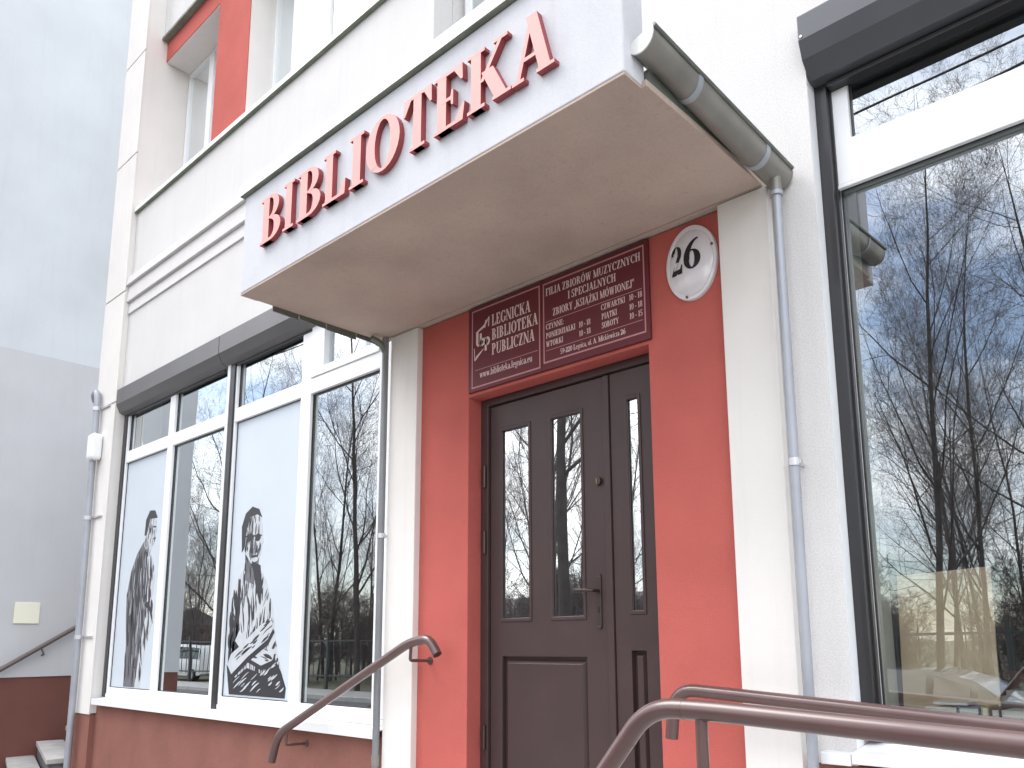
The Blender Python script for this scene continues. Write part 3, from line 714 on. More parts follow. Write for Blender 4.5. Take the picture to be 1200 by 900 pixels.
folds(face, 30, 'inkgrey', 8, lambda x, z: 1.5, (.04, .12), (.010, .026), 21)
folds(face, 34, 'ink', 9, lambda x, z: 1.5, (.04, .12), (.008, .024), 20, lambda x, z: x < -5.74 or z < 2.30)
fig([(-5.89, 2.30), (-5.91, 2.50), (-5.86, 2.60), (-5.76, 2.645), (-5.66, 2.615), (-5.61, 2.545), (-5.68, 2.575), (-5.78, 2.565), (-5.83, 2.49), (-5.845, 2.34)], 'ink', 10)
fig(blob(-5.655, 2.395, .042, .030), 'ink', 10); fig(blob(-5.765, 2.405, .044, .032), 'ink', 11)
fig([(-5.87, 2.425), (-5.60, 2.412), (-5.60, 2.400), (-5.87, 2.41)], 'ink', 12)
fig([(-5.745, 2.262), (-5.635, 2.262), (-5.645, 2.246), (-5.735, 2.243)], 'ink', 10); fig([(-5.70, 2.39), (-5.685, 2.39), (-5.665, 2.31), (-5.71, 2.305)], 'inkgrey', 10)

# ------------------------------------------------------------------ right window
RG = .15
RW = obj("window", MB().panel(-1.188, 1.6, 1.226, 4.10, [(-1.135, 1.5, 1.252, 3.45), (-1.128, 0.2, 3.47, 4.04), (.25, 1.5, 3.47, 4.04)], .125, .19), M['pvc'], B, .003)
obj("sash", MB().panel(-1.134, .205, 3.452, 4.045, [(-1.066, .14, 3.648, 4.0)], .108, .17), M['pvc'], RW, .005)
obj("drip_rail", MB().box(-1.137, 1.5, .102, .124, 3.436, 3.451), M['flash'], RW, .003)
obj("pane", MB().box(-1.134, 1.5, RG, RG + .004, 1.252, 3.45), M['glass'], RW)
obj("pane", MB().box(-1.066, .14, RG - .01, RG - .006, 3.648, 4.0), M['glass'], RW)
obj("seal", MB().panel(-1.134, 1.5, 1.252, 3.45, [(-1.127, 1.494, 1.257, 3.444)], RG - .01, RG - .002), M['dark'], RW)
obj("seal", MB().panel(-1.0665, .1405, 3.6475, 4.0, [(-1.062, .136, 3.652, 3.996)], RG - .022, RG - .012), M['dark'], RW)
gr = obj("guide_rail", MB().box(-1.189, -1.139, .07, .124, 1.24, 4.0), M['dark'], RW, .003)
obj("guide_lip", MB().box(-1.1385, -1.131, .10, .124, 1.24, 3.99), M['dark'], gr)
sb = obj("shutter_box", MB().prism_x([(-.07, 4.055), (-.045, 3.98), (.02, 3.915), (.15, 3.905), (.15, 4.182), (-.05, 4.182), (-.07, 4.17)], -1.186, 1.6), M['rbox'], RW, .004)
obj("shutter_slat", MB().box(-1.13, 1.55, .06, .11, 3.885, 3.904), M['dark'], sb)
obj("rivet", MB().tube([(-1.172, -.0705, 4.07), (-1.172, -.073, 4.07)], .006, 8), M['alu'], sb)
obj("sill", MB().box(-1.302, -1.1905, -.06, -.001, 1.155, 1.198), M['sill'], RW, .004)
obj("sill", MB().prism_x([(-.062, 1.163), (.124, 1.163), (.124, 1.224), (-.05, 1.204), (-.062, 1.198)], -1.187, 1.6), M['sill'], RW, .004)
obj("reveal", MB().box(-1.1895, -1.1885, .001, .07, 1.20, 3.89), M['sill'], RW)

# rooms behind the glass
def room(x0, x1, y0, y1, z0, z1):
    mb = MB().add([(x0, y0, z0), (x1, y0, z0), (x1, y1, z0), (x0, y1, z0), (x0, y0, z1), (x1, y0, z1), (x1, y1, z1), (x0, y1, z1)],
                  [(0, 1, 2, 3), (4, 7, 6, 5), (1, 5, 6, 2), (2, 6, 7, 3), (3, 7, 4, 0)])
    obj("inner_wall", mb, M['room'], B)
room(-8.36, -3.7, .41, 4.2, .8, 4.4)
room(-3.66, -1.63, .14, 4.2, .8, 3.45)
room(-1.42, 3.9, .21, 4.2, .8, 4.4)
obj("inner_reveal", MB().box(-1.25, -1.17, .192, .42, 1.16, 4.1), M['reveal'], RW)
obj("inner_sill", MB().box(-1.165, 1.6, .192, .52, 1.18, 1.205), M['paper'], RW)
bd = MB().add([(-1.15, .40, 1.206), (-.80, .37, 1.206), (-.79, .40, 1.87), (-1.14, .43, 1.855), (-1.15, .412, 1.206), (-.80, .382, 1.206), (-.79, .412, 1.87), (-1.14, .442, 1.855)],
              [(0, 1, 2, 3), (7, 6, 5, 4), (0, 4, 5, 1), (1, 5, 6, 2), (2, 6, 7, 3), (3, 7, 4, 0)])
tag(obj("board", bd, M['board']), "plain brown fibreboard sheet leaning inside the big right window", "board")
bc = thing("bookcase", "low dark brown bookcase inside the right window beyond the brown board", "bookcase", (-.5, .75, .8))
obj("side_panel", MB().box(-.905, -.878, .6, .9, .8, 1.466), M['shelf'], bc)
obj("side_panel", MB().box(.6, .63, .6, .9, .8, 1.466), M['shelf'], bc)
for z in (.95, 1.17, 1.335, 1.444): obj("shelf", MB().box(-.877, .6, .6, .9, z, z + .022), M['shelf'], bc)
random.seed(11)
bcols = [(.75, .73, .68), (.12, .22, .34), (.5, .42, .2), (.06, .06, .07), (.62, .62, .6), (.2, .3, .4), (.45, .12, .1)]
lab = ["white book standing on the inner sill, nearest the brown board", "blue book standing beside the white one on the inner sill", "mustard book between blue and black ones on the inner sill",
       "black book standing on the inner sill right of the mustard one", "pale grey book on the inner sill right of the black one", "slate blue book on the inner sill, second from the right end", "dark red book on the inner sill at its right end"]
x = -1.01
for i, c in enumerate(bcols):
    w_ = (.11, .075, .03, .035, .12, .09, .1)[i]
    h_ = (.148, .152, .156, .150, .146, .154, .150)[i]
    bm_ = mat(f"book_cover_{i}", c, .5, var=.15, vscale=30)
    bk = thing("book", lab[i], "book", (x + w_ / 2, .29, 1.206), "books on the inner sill of the right window")
    obj("cover", MB().panel(x, x + w_ - .006, 1.2065, 1.2065 + h_, [(x + .004, x + w_ - .010, 1.2105, 1.2025 + h_)], .22, .36), bm_, bk)
    obj("pages", MB().box(x + .0042, x + w_ - .0102, .224, .356, 1.2107, 1.2023 + h_), M['paper'], bk)
    x += w_
sh = MB().prism_x([(.23, 1.3635), (.36, 1.3635), (.36, 1.3715), (.23, 1.3715)], -.985, -.87)
tag(obj("magazine", sh, M['paper']), "thin magazine lying across the books behind the right window", "magazine")
for i, (a, z) in enumerate(((-.85, 1.3575), (-.83, 1.3795))):
    tag(obj("paper_stack", MB().box(a, a + .3, .62, .85, z, z + .02), M['paper']), ["lower pile of white papers on the bookcase shelf", "upper pile of white papers on the bookcase shelf"][i], "papers", "paper piles in the bookcase")

# ------------------------------------------------------------------ entrance door
DY = .10
D = thing("door", "", "", (-2.63, DY, .8)); del D["label"], D["category"]
D.parent = B; D.location = Vector((-2.63, DY, .8)) - B.location
obj("door_frame", MB().panel(-3.243, -2.024, .8, 2.966, [(-3.185, -2.058, .79, 2.925)], DY - .004, DY + .1), M['door'], D, .004)
h1 = [(-3.092, -2.884, 1.718, 2.768), (-2.730, -2.522, 1.718, 2.768), (-3.092, -2.515, .90, 1.522)]
h2 = [(-2.236, -2.166, 1.735, 2.770), (-2.247, -2.164, .90, 1.555)]
lf = obj("door_leaf", MB().panel(-3.18, -2.372, .82, 2.92, h1, DY + .012, DY + .06), M['door'], D, .005)
l2 = obj("door_leaf", MB().panel(-2.336, -2.062, .82, 2.92, h2, DY + .012, DY + .06), M['door'], D, .005)
obj("cover_strip", MB().box(-2.380, -2.340, DY + .002, DY + .05, .82, 2.92), M['door'], lf, .006)
def framed(leaf, h):
    a, b_, c, d_ = h
    obj("pane", MB().box(a, b_, DY + .022, DY + .026, c, d_), M['doorglass'], leaf)
    obj("bead", MB().panel(a - .012, b_ + .012, c - .014, d_ + .014, [(a + .005, b_ - .005, c + .006, d_ - .006)], DY + .006, DY + .0215), M['door'], leaf, .004)
def raised(leaf, h, g):
    a, b_, c, d_ = h
    obj("infill", MB().box(a, b_, DY + .042, DY + .055, c, d_), M['door'], leaf)
    i = g
    vs = [(a + .012, DY + .0415, c + .012), (b_ - .012, DY + .0415, c + .012), (b_ - .012, DY + .0415, d_ - .012), (a + .012, DY + .0415, d_ - .012),
          (a + i, DY + .018, c + i), (b_ - i, DY + .018, c + i), (b_ - i, DY + .018, d_ - i), (a + i, DY + .018, d_ - i)]
    obj("panel", MB().add(vs, [(4, 5, 6, 7), (0, 1, 5, 4), (1, 2, 6, 5), (2, 3, 7, 6), (3, 0, 4, 7)]), M['door'], leaf, .002)
framed(lf, h1[0]); framed(lf, h1[1]); raised(lf, h1[2], .035)
framed(l2, h2[0]); raised(l2, h2[1], .026)
for z in (2.516, 2.143, 1.1):
    obj("hinge", MB().tube([(-3.205, DY - .012, z + .062), (-3.205, DY - .012, z - .062)], .010, 10), M['bronze'], D, smooth=True)
hp = MB().box(-2.443, -2.413, DY + .004, DY + .012, 1.672, 1.912)
hp.prism_y(arc(-2.428, 1.912, .015, .015, 0, 180, 10), DY + .004, DY + .012); hp.prism_y(arc(-2.428, 1.672, .015, .015, 180, 360, 10), DY + .004, DY + .012)
ho = obj("handle_plate", hp, M['bronze'], lf, .002)
obj("lever", MB().tube(rounded([(-2.428, DY + .005, 1.842), (-2.428, DY - .05, 1.842), (-2.53, DY - .05, 1.846)], .02), .0085, 10), M['bronze'], lf, smooth=True)
obj("keyhole", MB().box(-2.432, -2.424, DY + .002, DY + .004, 1.735, 1.765), M['black'], lf)
obj("lock", MB().tube([(-2.415, DY + .012, 2.383), (-2.415, DY - .006, 2.383)], .021, 18), M['bronze'], lf, smooth=True)
obj("lock_core", MB().box(-2.420, -2.410, DY - .009, DY - .006, 2.370, 2.397), M['brass'], lf)

# ------------------------------------------------------------------ things on the front: letters, signs, number plate
word = "BIBLIOTEKA"
xs = [(-3.79, -3.585), (-3.56, -3.46), (-3.425, -3.215), (-3.195, -3.005), (-2.975, -2.865), (-2.845, -2.60), (-2.575, -2.385), (-2.37, -2.18), (-2.165, -1.92), (-1.915, -1.70)]
where = ["first raised red letter B of the canopy word, at its left end", "raised red letter I between the two letters B on the canopy", "second raised red letter B of the canopy word, left of L",
         "raised red letter L on the canopy front", "raised red letter I between L and O on the canopy", "round raised red letter O on the canopy front", "raised red letter T on the canopy front, right of O",
         "raised red letter E on the canopy front, left of K", "raised red letter K on the canopy front", "raised red letter A at the right end of the canopy word"]
for i, c in enumerate(word):
    x0, x1 = xs[i]; k = (x1 - x0) / G[c][0]
    ink = [a for p in G[c][1] for a, _ in p]
    lo, hi = min(ink), max(ink); k = (x1 - x0) / (hi - lo)
    mb = MB()
    zb = 3.70 - .016 * i / 9
    for n, p in enumerate(G[c][1]):
        mb.prism_y(ccw([(x0 + (a - lo) * k, zb + b_ * .262) for a, b_ in p]), -1.034 - .0001 * (n % 9), -1.0062)
    o = obj("sign_letter", mb, M['letter'], at=((x0 + x1) / 2, -1.006, zb))
    o.data.materials.append(M['lettershade'])
    for p in o.data.polygons:
        if p.normal.y > -.5: p.material_index = 1  # faces off the front get a darker red, shade put into the colour
    tag(o, where[i], "letter", "raised red letters on the canopy")

ps = thing("sign_plate", "maroon library name plate with a small white logo, left above the door", "sign", (-2.95, -.008, 2.985), "maroon plates above the door")
obj("plate", MB().box(-3.232, -2.674, -.0155, -.0005, 2.985, 3.484), M['sign'], ps, .002)
Y_ = -.0157
mb = MB().panel(-3.204, -2.684, 3.005, 3.466, [(-3.197, -2.691, 3.013, 3.458)], Y_ - .0006, Y_)
mb.box(-3.177, -2.701, Y_ - .0006, Y_, 3.106, 3.109)
obj("border", mb, M['signline'], ps)
mb = MB()
def print_line(*a):
    mb = MB(); lay_text(mb, *a); obj("text_line", mb, M['signtext'], ps)
for a in (("LEGNICKA", -3.045, -2.750, 3.338, .066, Y_), ("BIBLIOTEKA", -3.045, -2.698, 3.254, .066, Y_), ("PUBLICZNA", -3.045, -2.722, 3.168, .066, Y_),
          ("www.biblioteka.legnica.eu", -3.139, -2.741, 3.057, .040, Y_)):
    print_line(*a)
# logo: three sans letters l b p with a swoosh like an open page
mb = MB()
def lp(p, k=0): mb.prism_y(ccw(p), Y_ - .0006 - .00005 * k, Y_)
for q in line(-3.160, 3.265, -3.160, 3.335, .018) + ring(-3.147, 3.266, .022, .022, .008, .010, 180, 270, 5): lp(q)
for q in line(-3.132, 3.244, -3.132, 3.318, .016) + ring(-3.118, 3.264, .021, .024, .008, .011, 0, 360, 14): lp(q, 1)
for q in line(-3.092, 3.206, -3.092, 3.285, .016) + ring(-3.079, 3.260, .021, .026, .008, .012, 0, 360, 14): lp(q, 2)
lp([(-3.182, 3.165), (-3.176, 3.165), (-3.105, 3.222), (-3.112, 3.222), (-3.168, 3.190)])
lp([(-3.160, 3.338), (-3.110, 3.360), (-3.066, 3.402), (-3.066, 3.392), (-3.104, 3.346), (-3.155, 3.330)], 1)
lp([(-3.104, 3.350), (-3.094, 3.388), (-3.088, 3.388), (-3.096, 3.340)], 2); lp([(-3.182, 3.165), (-3.186, 3.240), (-3.182, 3.240), (-3.177, 3.172)], 3)
lp([(-3.074, 3.345), (-3.066, 3.345), (-3.062, 3.402), (-3.067, 3.402)], 4)
obj("logo", mb, M['signtext'], ps)

ps = thing("sign_plate", "maroon opening-hours plate with small white text, right above the door", "sign", (-2.34, -.008, 2.985), "maroon plates above the door")
obj("plate", MB().box(-2.6725, -1.998, -.0155, -.0005, 2.985, 3.484), M['sign'], ps, .002)
mb = MB().panel(-2.661, -2.020, 3.022, 3.463, [(-2.654, -2.027, 3.030, 3.455)], Y_ - .0006, Y_)
for z in (3.244, 3.087): mb.box(-2.643, -2.038, Y_ - .0006, Y_, z, z + .003)
obj("border", mb, M['signline'], ps)
mb = MB()
for s_t, x0, x1, z, h in (("FILIA ZBIORÓW MUZYCZNYCH", -2.643, -2.040, 3.390, .042), ("I SPECJALNYCH", -2.492, -2.186, 3.331, .042), ("ZBIORY „KSIĄŻKI MÓWIONEJ”", -2.595, -2.080, 3.268, .040),
                          ("CZYNNE:", -2.643, -2.522, 3.203, .030), ("PONIEDZIAŁKI", -2.643, -2.445, 3.155, .030), ("10 - 18", -2.423, -2.348, 3.155, .030),
                          ("WTORKI", -2.643, -2.527, 3.108, .030), ("10 - 18", -2.423, -2.348, 3.108, .030), ("CZWARTKI", -2.281, -2.135, 3.205, .030), ("10 - 18", -2.113, -2.037, 3.205, .030),
                          ("PIĄTKI", -2.279, -2.185, 3.157, .030), ("10 - 18", -2.113, -2.037, 3.157, .030), ("SOBOTY", -2.279, -2.175, 3.111, .030), ("10 - 15", -2.113, -2.037, 3.111, .030),
                          ("59-220 Legnica, ul. A. Mickiewicza 26", -2.547, -2.138, 3.047, .028)):
    print_line(s_t, x0, x1, z, h, Y_)

npt = thing("number_plate", "domed oval white enamel house number plate on the red wall", "house number", (-1.767, -.01, 3.285))
NX, NZ, RX, RZ = -1.767, 3.285, .131, .179
prof = [(1.0, -.001), (1.0, -.012), (.985, -.019), (.90, -.022), (.86, -.019), (.80, -.024), (.55, -.034), (.28, -.039)]
mb = MB(); n = 48
for q, yy in prof:
    mb.v += [(NX + RX * q * cos(2 * pi * i / n), yy, NZ + RZ * q * sin(2 * pi * i / n)) for i in range(n)]
for j in range(len(prof) - 1):
    mb.f += [(j * n + i, j * n + (i + 1) % n, (j + 1) * n + (i + 1) % n, (j + 1) * n + i) for i in range(n)]
mb.v.append((NX, -.0405, NZ)); c_ = len(mb.v) - 1
mb.f += [((len(prof) - 1) * n + i, (len(prof) - 1) * n + (i + 1) % n, c_) for i in range(n)]
obj("disc", mb, M['enamel'], npt, smooth=True)
mb = MB()
def dome(x, z):
    q = math.hypot((x - NX) / RX, (z - NZ) / RZ)
    for (q0, a), (q1, b_) in zip(prof[::-1], prof[-2::-1]):
        if q0 <= q <= q1: return a + (b_ - a) * (q - q0) / (q1 - q0)
    return -.0405 if q < .28 else -.02
for c, x0, x1, z0, z1 in (("2", -1.862, -1.798, 3.236, 3.376), ("6", -1.790, -1.706, 3.242, 3.390)):
    pts = [q for p in G[c][1] for q in p]
    lo, hi = min(q[0] for q in pts), max(q[0] for q in pts); b0, b1 = min(q[1] for q in pts), max(q[1] for q in pts)
    for n_, p in enumerate(G[c][1]):
        q = ccw([(x0 + (a - lo) / (hi - lo) * (x1 - x0), z0 + (b_ - b0) / (b1 - b0) * (z1 - z0)) for a, b_ in p])
        k = len(q); vs = [(a, dome(a, b_) - .0022 - .00004 * (n_ % 5), b_) for a, b_ in q]
        mb.add(vs, [tuple(range(k))])
obj("digits", mb, M['black'], npt)
for a, z in ((-1.792, 3.123), (-1.655, 3.335)):
    obj("screw", MB().tube([(a, -.019, z), (a, -.027, z)], .006, 10), M['rail2'], npt)

bx = thing("junction_box", "small rounded white plastic box on the far corner pilaster", "box", (-8.66, -.10, 3.57))
obj("housing", MB().box(-8.74, -8.585, -.17, -.062, 3.44, 3.71), M['meter'], bx, .03)
obj("lid_line", MB().box(-8.737, -8.588, -.145, -.140, 3.437, 3.713), M['flash'], bx)

# ------------------------------------------------------------------ handrails
def hollow(t_, pts, i0, i1, r):
    a, b_ = Vector(pts[i0]), Vector(pts[i1]); d = (a - b_).normalized()
    obj("pipe_mouth", MB().tube([a + d * .0004, a + d * .0008], r * .78, 14), M['black'], t_)
RY = -.15
hr = thing("handrail", "brown steel handrail sloping up the wall to the left of the door", "handrail", (-4.1, RY, .8), "brown handrails")
pts = rounded([(-3.315, RY, 1.535), (-3.385, RY, 1.62), (-3.545, RY, 1.600), (-4.86, RY, 1.022), (-4.925, RY, .845)], .11, 7)
obj("rail", MB().tube(pts, .026, 18), M['rail'], hr, smooth=True); hollow(hr, pts, 0, 1, .026)
obj("bracket", MB().tube(rounded([(-3.535, RY, 1.585), (-3.54, RY, 1.502), (-3.545, .0, 1.498)], .012), .009, 8), M['rail'], hr, smooth=True)
obj("bracket", MB().tube(rounded([(-4.755, RY, 1.05), (-4.765, RY, .962), (-4.765, .004, .957)], .012), .009, 8), M['rail'], hr, smooth=True)
obj("wall_flange", MB().tube([(-3.545, -.001, 1.498), (-3.545, -.006, 1.498)], .022, 14), M['rail'], hr)
obj("wall_flange", MB().tube([(-4.765, .003, .957), (-4.765, -.003, .957)], .022, 14), M['rail'], hr)
hr = thing("handrail", "brown wall handrail with a hooked end to the right of the door", "handrail", (-.5, RY, .8), "brown handrails")
pts = rounded([(-1.876, RY, 1.210), (-1.852, RY, 1.408), (-1.62, RY, 1.395), (-.618, RY, 1.330), (2.6, RY, 1.12)], .13, 8)
obj("rail", MB().tube(pts, .026, 18), M['rail'], hr, smooth=True); hollow(hr, pts, 0, 1, .026)
for x in (.2, 2.2):
    z = 1.330 - .0652 * (x + .618)
    obj("bracket", MB().tube(rounded([(x, RY, z - .02), (x, RY, z - .1), (x, 0, z - .1)], .012), .009, 8), M['rail'], hr, smooth=True)
FY = -1.6
hr = thing("handrail", "brown steel railing on posts along the front of the ramp", "railing", (-.3, FY, .8), "brown handrails")
pts = rounded([(-1.545, FY, .80), (-.992, FY, 1.464), (-.86, FY, 1.4645), (-.312, FY, 1.440), (2.6, FY, 1.31)], .085, 9)
obj("rail", MB().tube(pts, .0205, 20), M['rail'], hr, smooth=True)
for p0, p1 in (((-1.050, FY, 1.394), (-1.0475, FY, 1.397)), ((-.908, FY, 1.4642), (-.9045, FY, 1.4642))):   # weld seams
    obj("weld", MB().tube([p0, p1], .0210, 18), M['rail'], hr, smooth=True)
for x in (-.868, .5, 2.0):
    obj("post", MB().tube([(x, FY, .3), (x, FY, 1.455 - max(0, (x + .86)) * .045)], .0125, 14), M['rail'], hr, smooth=True)

# landing, ramp and steps below the frame
ld = thing("entrance_landing", "grey concrete landing with steps and ramp in front of the door", "steps", (-2.6, -.8, .12))
obj("slab", MB().box(-3.9, -.7, -1.75, -.042, .121, .80), M['concrete'], ld)
obj("ramp", MB().add([(-.699, -1.75, .12), (3.5, -1.75, .12), (3.5, -.01, .12), (-.699, -.01, .12), (-.699, -1.75, .80), (3.5, -1.75, .5), (3.5, -.01, .5), (-.699, -.01, .80)],
                     [(0, 3, 2, 1), (4, 5, 6, 7), (0, 1, 5, 4), (1, 2, 6, 5), (2, 3, 7, 6), (3, 0, 4, 7)]), M['concrete'], ld)
for i in range(4):
    obj("step", MB().box(-4.2 - .3 * i, -3.901 - .3 * i, -1.75, -.01, .121, .664 - .136 * i), M['concrete'], ld)

# ------------------------------------------------------------------ the neighbouring building on the left
WX = -10.8
nb = thing("neighbour_building", "pale grey plastered side wall of the building next door", "building", (-12, 1, 0))
obj("wall", MB().box(WX - 3, WX, -1.72, 6, 1.233, 5.10), M['greypaint'], nb)
obj("wall", MB().box(WX - 3, WX - .004, -1.716, 6, 5.1005, 13), M['greywall'], nb)
obj("plinth", MB().box(WX - 3, WX - .012, -1.708, 6, 0, 1.2325), M['oldplinth'], nb)
tag(obj("wall_plaque", MB().box(WX + .0005, WX + .012, -.10, .165, 1.845, 2.09), M['plaque'], bevel=.003), "blank cream square plaque on the grey side wall", "plaque")
hr = thing("handrail", "thin dark handrail climbing the grey side wall at far left", "handrail", (WX + .08, 0, 1.4), "brown handrails")
X_ = WX + .07
obj("rail", MB().tube([(X_, -1.2, .70), (X_, -.20, 1.322), (X_, .57, 1.815), (X_, 1.6, 2.47)], .027, 12), M['rail2'], hr, smooth=True)
for y in (.20, -.8, 1.2):
    z = 1.322 + (y + .20) * .64
    obj("bracket", MB().tube(rounded([(X_, y, z - .01), (X_, y + .035, z - .09), (WX, y + .035, z - .1)], .02), .011, 8), M['rail2'], hr, smooth=True)
# stone steps along that wall, slightly turned
st = thing("stone_steps", "worn grey stone steps rising along the brown plinth at far left", "steps", (-10, 0, 0))
d1, d2 = Vector((.970, -.241, 0)), Vector((.241, .970, 0))
p0 = Vector((-10.80, .262, 0))
for k in range(-3, 7):
    a = p0 + d2 * (.285 * k)
    ln = 1.84 if k <= 0 else 1.6
    zt = .50 + .155 * k
    q = [a, a + d1 * ln, a + d1 * ln + d2 * .28, a + d2 * .28]
    if zt - .05 < .03: continue
    sb = obj("step", MB().prism_z([(v.x, v.y) for v in [q[0] + d2 * .02, q[1] + d2 * .02 - d1 * .03, q[2] - d1 * .03, q[3]]], 0, zt - .05), M['stepside'], st)
    obj("tread", MB().prism_z([(v.x, v.y) for v in q], zt - .0495, zt), M['concrete'], sb, .006)

# ------------------------------------------------------------------ across the street, seen in the glass
def grow(seed, H, r0, levels=4, spread=1.0, sx=.75, cnt=(20, 9, 7, 6)):
    rnd = random.Random(seed)
    trunk, crown = MB(), MB()
    tw = .0040
    def branch(p, d, length, r, lev):
        n = (9, 6, 4, 3, 2)[lev]
        pts, q, dd = [p], p, d.normalized()
        for i in range(n):
            j = (.07, .20, .26, .28, .25)[lev]
            lift = .0 if lev == 0 else (.10 if lev < 3 else .03)
            dd = (dd + Vector((rnd.uniform(-j, j), rnd.uniform(-j, j), rnd.uniform(-j, j) * .7 + lift))).normalized()
            q = q + dd * (length / n)
            pts.append(q)
        r1 = r * (.04 if lev == 0 else .2)
        (trunk if lev <= 1 else crown).tube(pts, r, (9, 6, 4, 3, 3)[lev], False, max(r1, tw * .6))
        if lev >= levels: return
        m_ = cnt[lev]
        t0 = .16 if lev == 0 else .15
        for k in range(m_):
            tt = t0 + (1 - t0) * (k + rnd.random()) / m_
            fi = min(tt * n, n - .001); i = int(fi)
            bp = pts[i].lerp(pts[i + 1], fi - i)
            tan = (pts[i + 1] - pts[i]).normalized()
            side = Matrix.Rotation(rnd.uniform(0, 2 * pi), 3, tan) @ tan.orthogonal().normalized()
            up = rnd.uniform(.35, 1.0) if lev == 0 else rnd.uniform(.35, .95)
            nd = (tan * up + side * spread * rnd.uniform(.7, 1.2) + Vector((0, 0, .12))).normalized()
            ll = length * (rnd.uniform(.26, .40) * (1.15 - .65 * (tt - t0)) if lev == 0 else rnd.uniform(.36, .62) * (1.15 - .5 * tt))
            rr = (r + (r1 - r) * tt) * (rnd.uniform(.28, .48) if lev == 0 else .5)
            branch(bp, nd, ll, max(rr, tw), lev + 1)
    branch(Vector((0, 0, -.1)), Vector((rnd.uniform(-.07, .07), rnd.uniform(-.07, .07), 1)), H, r0, 0)
    for mb in (trunk, crown):
        mb.v = [(x * sx, y * sx, z) for x, y, z in mb.v]
    return trunk, crown

kinds = []
for sd_, H, r0, sp in ((5, 20, .17, .9), (12, 23, .19, .75), (23, 18, .22, 1.1), (31, 22, .15, .7)):
    tk, cr = grow(sd_, H, r0, 4, sp)
    kinds.append((tk, cr))
protos = []
for i, (tk, cr) in enumerate(kinds):
    tr = thing("bare_tree", "leafless dark street tree across the road, seen mirrored in the window glass", "tree", (0, 0, 0), "leafless trees across the road")
    obj("trunk", tk, M['bark'], tr); obj("crown", cr, M['twig'], tr)
    protos.append([tr, False])
def plant(k, x, y, s=1.0, rz=0.0):
    tr, used = protos[k]
    if used: tr = copy_tree(tr)
    protos[k][1] = True
    s *= .66 if x > -12 else .80
    tr.location = (x, y, -.3); tr.scale = (s, s, s); tr.rotation_euler = (0, 0, rz)
    return tr
# trees that stand out in the right window, the door and the left window, then the rest of the park
plant(0, -5.0, -14, 1.0, .4); plant(1, -6.2, -22.5, 1.0, 2.0); plant(2, -2.3, -15.5, 1.1, 4.0); plant(3, -5.6, -24.5, .9, 1.2)
plant(1, -8.6, -29, 1.0, 5.0); plant(0, -10.5, -24, 1.1, 3.2); plant(2, -15.7, -15.5, 1.6, 1.0); plant(3, -19.5, -18, 1.0, 2.5)
plant(1, -25, -14.8, 1.0, 3.9); plant(0, -26.6, -22, 1.0, .9); plant(2, -34.8, -14.5, 1.1, 5.4); plant(3, -38, -22, 1.0, 4.4)
random.seed(77)
for i in range(20):
    x = -84 + i * 4.0 + random.uniform(-1, 1); y = random.uniform(-44, -20)
    plant(i % 4, x, y, random.uniform(.8, 1.15), random.uniform(0, 6.28))
for i in range(34):                                       # young trees between them
    x = -82 + i * 2.35 + random.uniform(-.8, .8); y = random.uniform(-36, -19)
    plant(i % 4, x, y, random.uniform(.42, .66), random.uniform(0, 6.28))
# low bare bushes in front of the trees
tk, cr = grow(91, 3.4, .05, 3, 1.3, 1.0)
mbx = MB()
for k in range(5):
    tk, cr = grow(100 + k, 2.6, .035, 3, 1.2, 1.0)
    ox, oy = .5 * cos(k * 1.3), .5 * sin(k * 1.3)
    for q in (tk, cr): mbx.add([(x + ox, y + oy, z) for x, y, z in q.v], q.f)
bush = obj("bare_bush", mbx, M['twig'])
tag(bush, "tangled leafless bush in the park across the road, seen mirrored in the glass", "bush", "leafless bushes across the road")
bush.location = (-8, -19, -.3)
random.seed(8)
for i in range(54):
    c = bush.copy(); COL.objects.link(c)
    c.location = (-74 + i * 1.36 + random.uniform(-.4, .4), random.uniform(-27, -18), -.3)
    s = random.uniform(.9, 1.7); c.scale = (s, s, s); c.rotation_euler = (0, 0, random.uniform(0, 6.28))

# iron fence along the park
fn = thing("park_fence", "dark iron fence along the park across the road", "fence", (-5, -15, 0))
mb = MB()
for i in range(150):
    x = -62 + i * .44
    mb.box(x - .012, x + .012, -15.012, -14.988, .25, 1.85)
b_ = obj("bars", mb, M['fence'], fn); b_["kind"] = "stuff"
obj("rail", MB().box(-62, 5, -15.02, -14.98, .3, .36), M['fence'], fn); obj("rail", MB().box(-62, 5, -15.02, -14.98, 1.66, 1.72), M['fence'], fn)
for i in range(24):
    x = -62 + i * 2.9
    obj("post", MB().box(x - .05, x + .05, -15.05, -14.95, -.3, 1.95), M['fence'], fn)

